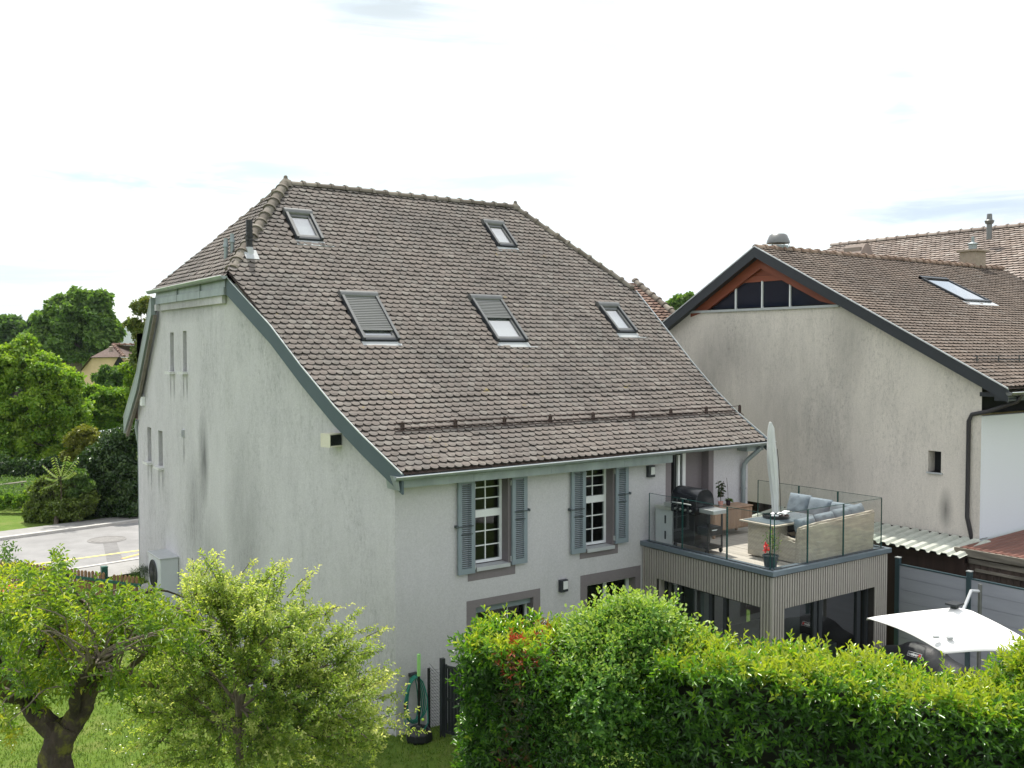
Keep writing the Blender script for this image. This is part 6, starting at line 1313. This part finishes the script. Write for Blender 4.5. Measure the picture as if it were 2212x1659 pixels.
    for (x_, y_) in ((92, 1003), (98, 1030), (116, 985), (146, 982), (166, 992), (160, 1018), (96, 1052)):
        e_ = at(x_, y_, 34.6+r.normal(0, .3)); m1 = root.lerp(e_, .45)+V(0, 0, .22); pth = smooth_path([root+V(0, 0, .5), m1, e_], 6); b.tube(pth, .012, 4)
        for k in range(4, len(pth)): 
            tdir = (pth[k]-pth[k-1]).normalized(); sd_ = tdir.cross(V(0, 0, 1)).normalized()
            for sg in (-1, 1):
                for j in (0,): PP.append(tuple(pth[k-1].lerp(pth[k], j))); DD.append(tuple(sd_*sg+tdir*.35-V(0, 0, .75))); NN.append((0, 0, 1.)); LL.append(.15)
    b.tube([root+V(0, 0, -.3), root+V(0, 0, .5)], .02, 6); b.build('stems', M['stem'], sm_); n = len(PP)
    leaf_obj('leaves', np.array(PP), np.array(DD), np.array(NN), np.array(LL), .24, r.uniform(.4, .9, n), M['sumac'], sm_)
    # conifer cushion at the house corner
    q = at(328, 1250, 26.5); r = np.random.default_rng(9); t_ = thing('juniper', 'low dark green juniper cushion at the far end of the gable wall', 'shrub', (q.x, q.y, .8)); n = 900
    dd = unit(r.normal(size=(n, 3))+[0, 0, .5]); O = np.array([q.x-.15, q.y, .95])+dd*np.array([.45, .45, .3])*r.uniform(.5, 1, n)[:, None]
    A = shoots(r, O, dd, r.uniform(.08, .18, n), 6, .04, .6, 0, r.uniform(.1, .6, n), .3); leaf_obj('foliage', *A[:4], .2, A[4], M['tree_d'], t_)
    q = at(300, 1262, 26.5); t_ = thing('ground_plants', 'light green low plants beside the kerb at the house corner', 'plants', (q.x, q.y, .8)); n = 500
    O = np.column_stack([q.x-.3+r.normal(0, .6, n), q.y+r.normal(0, .35, n), np.full(n, .8)]); A = shoots(r, O, r.normal(0, .4, (n, 3))+[0, 0, 1], r.uniform(.06, .2, n), 6, .06, .8, 0, r.uniform(.3, .8, n), .3); leaf_obj('foliage', *A[:4], .5, A[4], M['tree_b'], t_)
    # garden plants far left
    q = at(20, 1060, 41); t_ = thing('vegetable_bed', 'tangled green vegetable plants behind the far left fence', 'plants', (q.x, q.y, .85)); n = 2200
    O = np.array([px(r.uniform(-40, 80), r.uniform(1062, 1100), Z=.9) for _ in range(n)]); O[:, 2] += r.uniform(0, .7, n); A = shoots(r, O, r.normal(0, .6, (n, 3))+[0, 0, 1], r.uniform(.1, .35, n), 6, .10, .8, .2, r.uniform(.0, .6, n), .15); leaf_obj('foliage', *A[:4], .5, A[4], M['tree'], t_)
    # grass blades on the lawn
    n = 90000; x = r.uniform(-1.5, 10.5, n); y = r.uniform(12.5, 29, n); ok = ~((x > 6.8) & (y > 16) & (x > 8.4-(y-15.7)*.32)); x = x[ok]; y = y[ok]; n = len(x)
    z = np.array([gz(0, b_) for b_ in y]); leaf_obj('grass', np.column_stack([x, y, z]), r.normal(0, .45, (n, 3))+[0, 0, 1], r.normal(size=(n, 3)), r.uniform(.035, .075, n), .22, r.uniform(.1, .75, n), M['grass'], None, simple=True)
    n = 420; x = r.uniform(0, 8, n); y = r.uniform(13, 24, n); P_ = np.column_stack([x, y, [gz(0, b_)+.05 for b_ in y]]); o = leaf_obj('daisies', P_, r.normal(0, 1, (n, 3))*[1, 1, .1], np.tile([0, 0, 1.], (n, 1)), r.uniform(.02, .04, n), .9, np.full(n, .5), M['white'], None, simple=True); tag(o, None, None, kind='stuff')
    tag(bpy.data.objects['grass'], 'short green lawn grass under the fruit trees', 'grass', kind='stuff')
# far cream house
fh = thing('cream_house', 'distant cream house with mossy red hipped roof among the trees', 'house', gb(240, 800, 68, 0))
D_ = 68; tl = at(195, 772, D_); tr_ = at(268, 771, D_); rp1 = at(245, 746, D_+3.5); rp2 = at(340, 748, D_+8); bl = at(172, 800, D_+.2); ru = (tr_-tl); ru.z = 0; ru.normalize(); rv = V(-ru.y, ru.x, 0)
b = MB(); b.poly([tl, tr_, rp1]); br = at(345, 778, D_+10); b.poly([tr_, br, rp2, rp1]); b.poly([tl, rp1, rp2, at(250, 775, D_+16)]); b.poly([bl, tl+V(0, 0, 0), at(250, 775, D_+16), at(235, 800, D_+16)])
rf2 = b.build('roof', tile_mat('far_red_tiles', [(0, (.085, .058, .05)), (1, (.10, .07, .06))], lam=.95), fh)
b = MB(); zb = .3; dn_ = V(0, 0, -.05)
b.poly([bl+dn_+rv*.3, tl+dn_+rv*.3, tr_+dn_+rv*.3, V(tr_.x, tr_.y, zb)+rv*.3, V(bl.x, bl.y, zb)+rv*.3]); b.poly([tr_+dn_+rv*.3, br+dn_, V(br.x, br.y, zb), V(tr_.x, tr_.y, zb)+rv*.3]); b.build('wall', M['cream'], fh)
b = MB()
for x_ in (242, 280): p = at(x_, 790, D_-.02); b.poly([p+rv*.2, p+ru*.9+rv*.2, p+ru*.45+V(0, 0, .75)+rv*.2])
b.build('vent_window', M['dark'], fh)
ridge('ridge_tiles', rp1+V(0, 0, .05), rp2+V(0, 0, .05), M['tile4'], rf2, .15, .6); ridge('hip_tiles', tr_+V(0, 0, .05), rp1+V(0, 0, .05), M['tile4'], rf2, .13, .6)
b = MB(); p = at(240, 758, D_+1.8); b.lathe(p+V(0, 0, -.3), [(.13, 0), (.13, .55), (.16, .6), (.08, .65)], 8); p = at(244, 767, D_-.5); b.build('chimney', M['brick'], rf2)
# garden fence far left
gf = thing('wire_fence', 'grey post and rail garden fence at the far left beyond the road', 'fence', gb(50, 1100, 39.5))
b = MB(); a = at(48, 1045, 39.5); b.tube([V(a.x, a.y, .8), a], .05, 6); c = at(84, 1075, 38.8); b.tube([V(c.x, c.y, .8), V(c.x, c.y, c.z+.3)], .07, 6); b.build('post', M['oldwood'], gf)
b = MB(); b.tube([at(-40, 1052, 39.8), at(57, 1040, 39.5)], .035, 5); b.tube([at(-40, 1105, 38.9), at(74, 1093, 38.8)], .03, 5); b.tube([at(8, 1108, 38.5), at(62, 1142, 38.3)], .03, 5); b.build('rail', mat('grey_rail', (.36, .33, .27), .8, .1), gf)
# street lamp head in the greenery
sl_ = thing('street_lamp', 'grey street lamp head half hidden in the greenery across the road', 'street lamp', gb(238, 1000, 40.2))
p = at(238, 930, 40.2); b = MB(); b.tube([V(p.x+.7, p.y, .8), V(p.x+.7, p.y, p.z-.1)], .05, 8); b.build('pole', M['zinc'], sl_); b = MB(); b.obox(p, V(.42, 0, .05), V(0, .13, 0), V(0, 0, .05)); b.build('lamp_head', M['zinc'], sl_, bevel=.02)
# far hills
b = MB(); rr = random.Random(2); K = 60; ridge_ = []
hp_ = []
for k in range(K+1):
    an = math.radians(-60+180*k/K); R = 4200; hp_.append((an, 150+60*math.sin(k*.55)+35*math.sin(k*1.7)+rr.uniform(-12, 12)))
for (a0, h0), (a1, h1) in zip(hp_, hp_[1:]):
    for R0, R1, f0, f1 in ((3000, 3700, 0, .55), (3700, 4400, .55, 1), (4400, 5600, 1, .2)):
        b.poly([(R0*math.sin(a0), R0*math.cos(a0), -70+h0*f0*.95), (R0*math.sin(a1), R0*math.cos(a1), -70+h1*f0*.95), (R1*math.sin(a1), R1*math.cos(a1), -70+h1*f1*.95), (R1*math.sin(a0), R1*math.cos(a0), -70+h0*f1*.95)])
o = b.build('hills', mat('wooded_hills', (.06, .09, .045), .95, .3, .004), smooth=True); tag(o, None, None, kind='structure')
hz = MB(); hz.box(-6500, 6500, -900, 6500, -90, 420); o = hz.build('haze', newmat('haze_air')); tag(o, None, None, kind='stuff')
t = o.data.materials[0].node_tree; t.nodes.clear(); pvv = N(t, 'ShaderNodeVolumePrincipled'); pvv.inputs['Color'].default_value = (.78, .88, 1, 1); pvv.inputs['Density'].default_value = .00011; pvv.inputs['Anisotropy'].default_value = .1
mo_ = N(t, 'ShaderNodeOutputMaterial'); t.links.new(pvv.outputs[0], mo_.inputs['Volume'])
for o in bpy.data.objects:
    if '_b' in o: del o['_b']
    k_ = o.name.split('.')[0]
    if k_ in GRP and o.parent is None: o['group'] = GRP[k_]
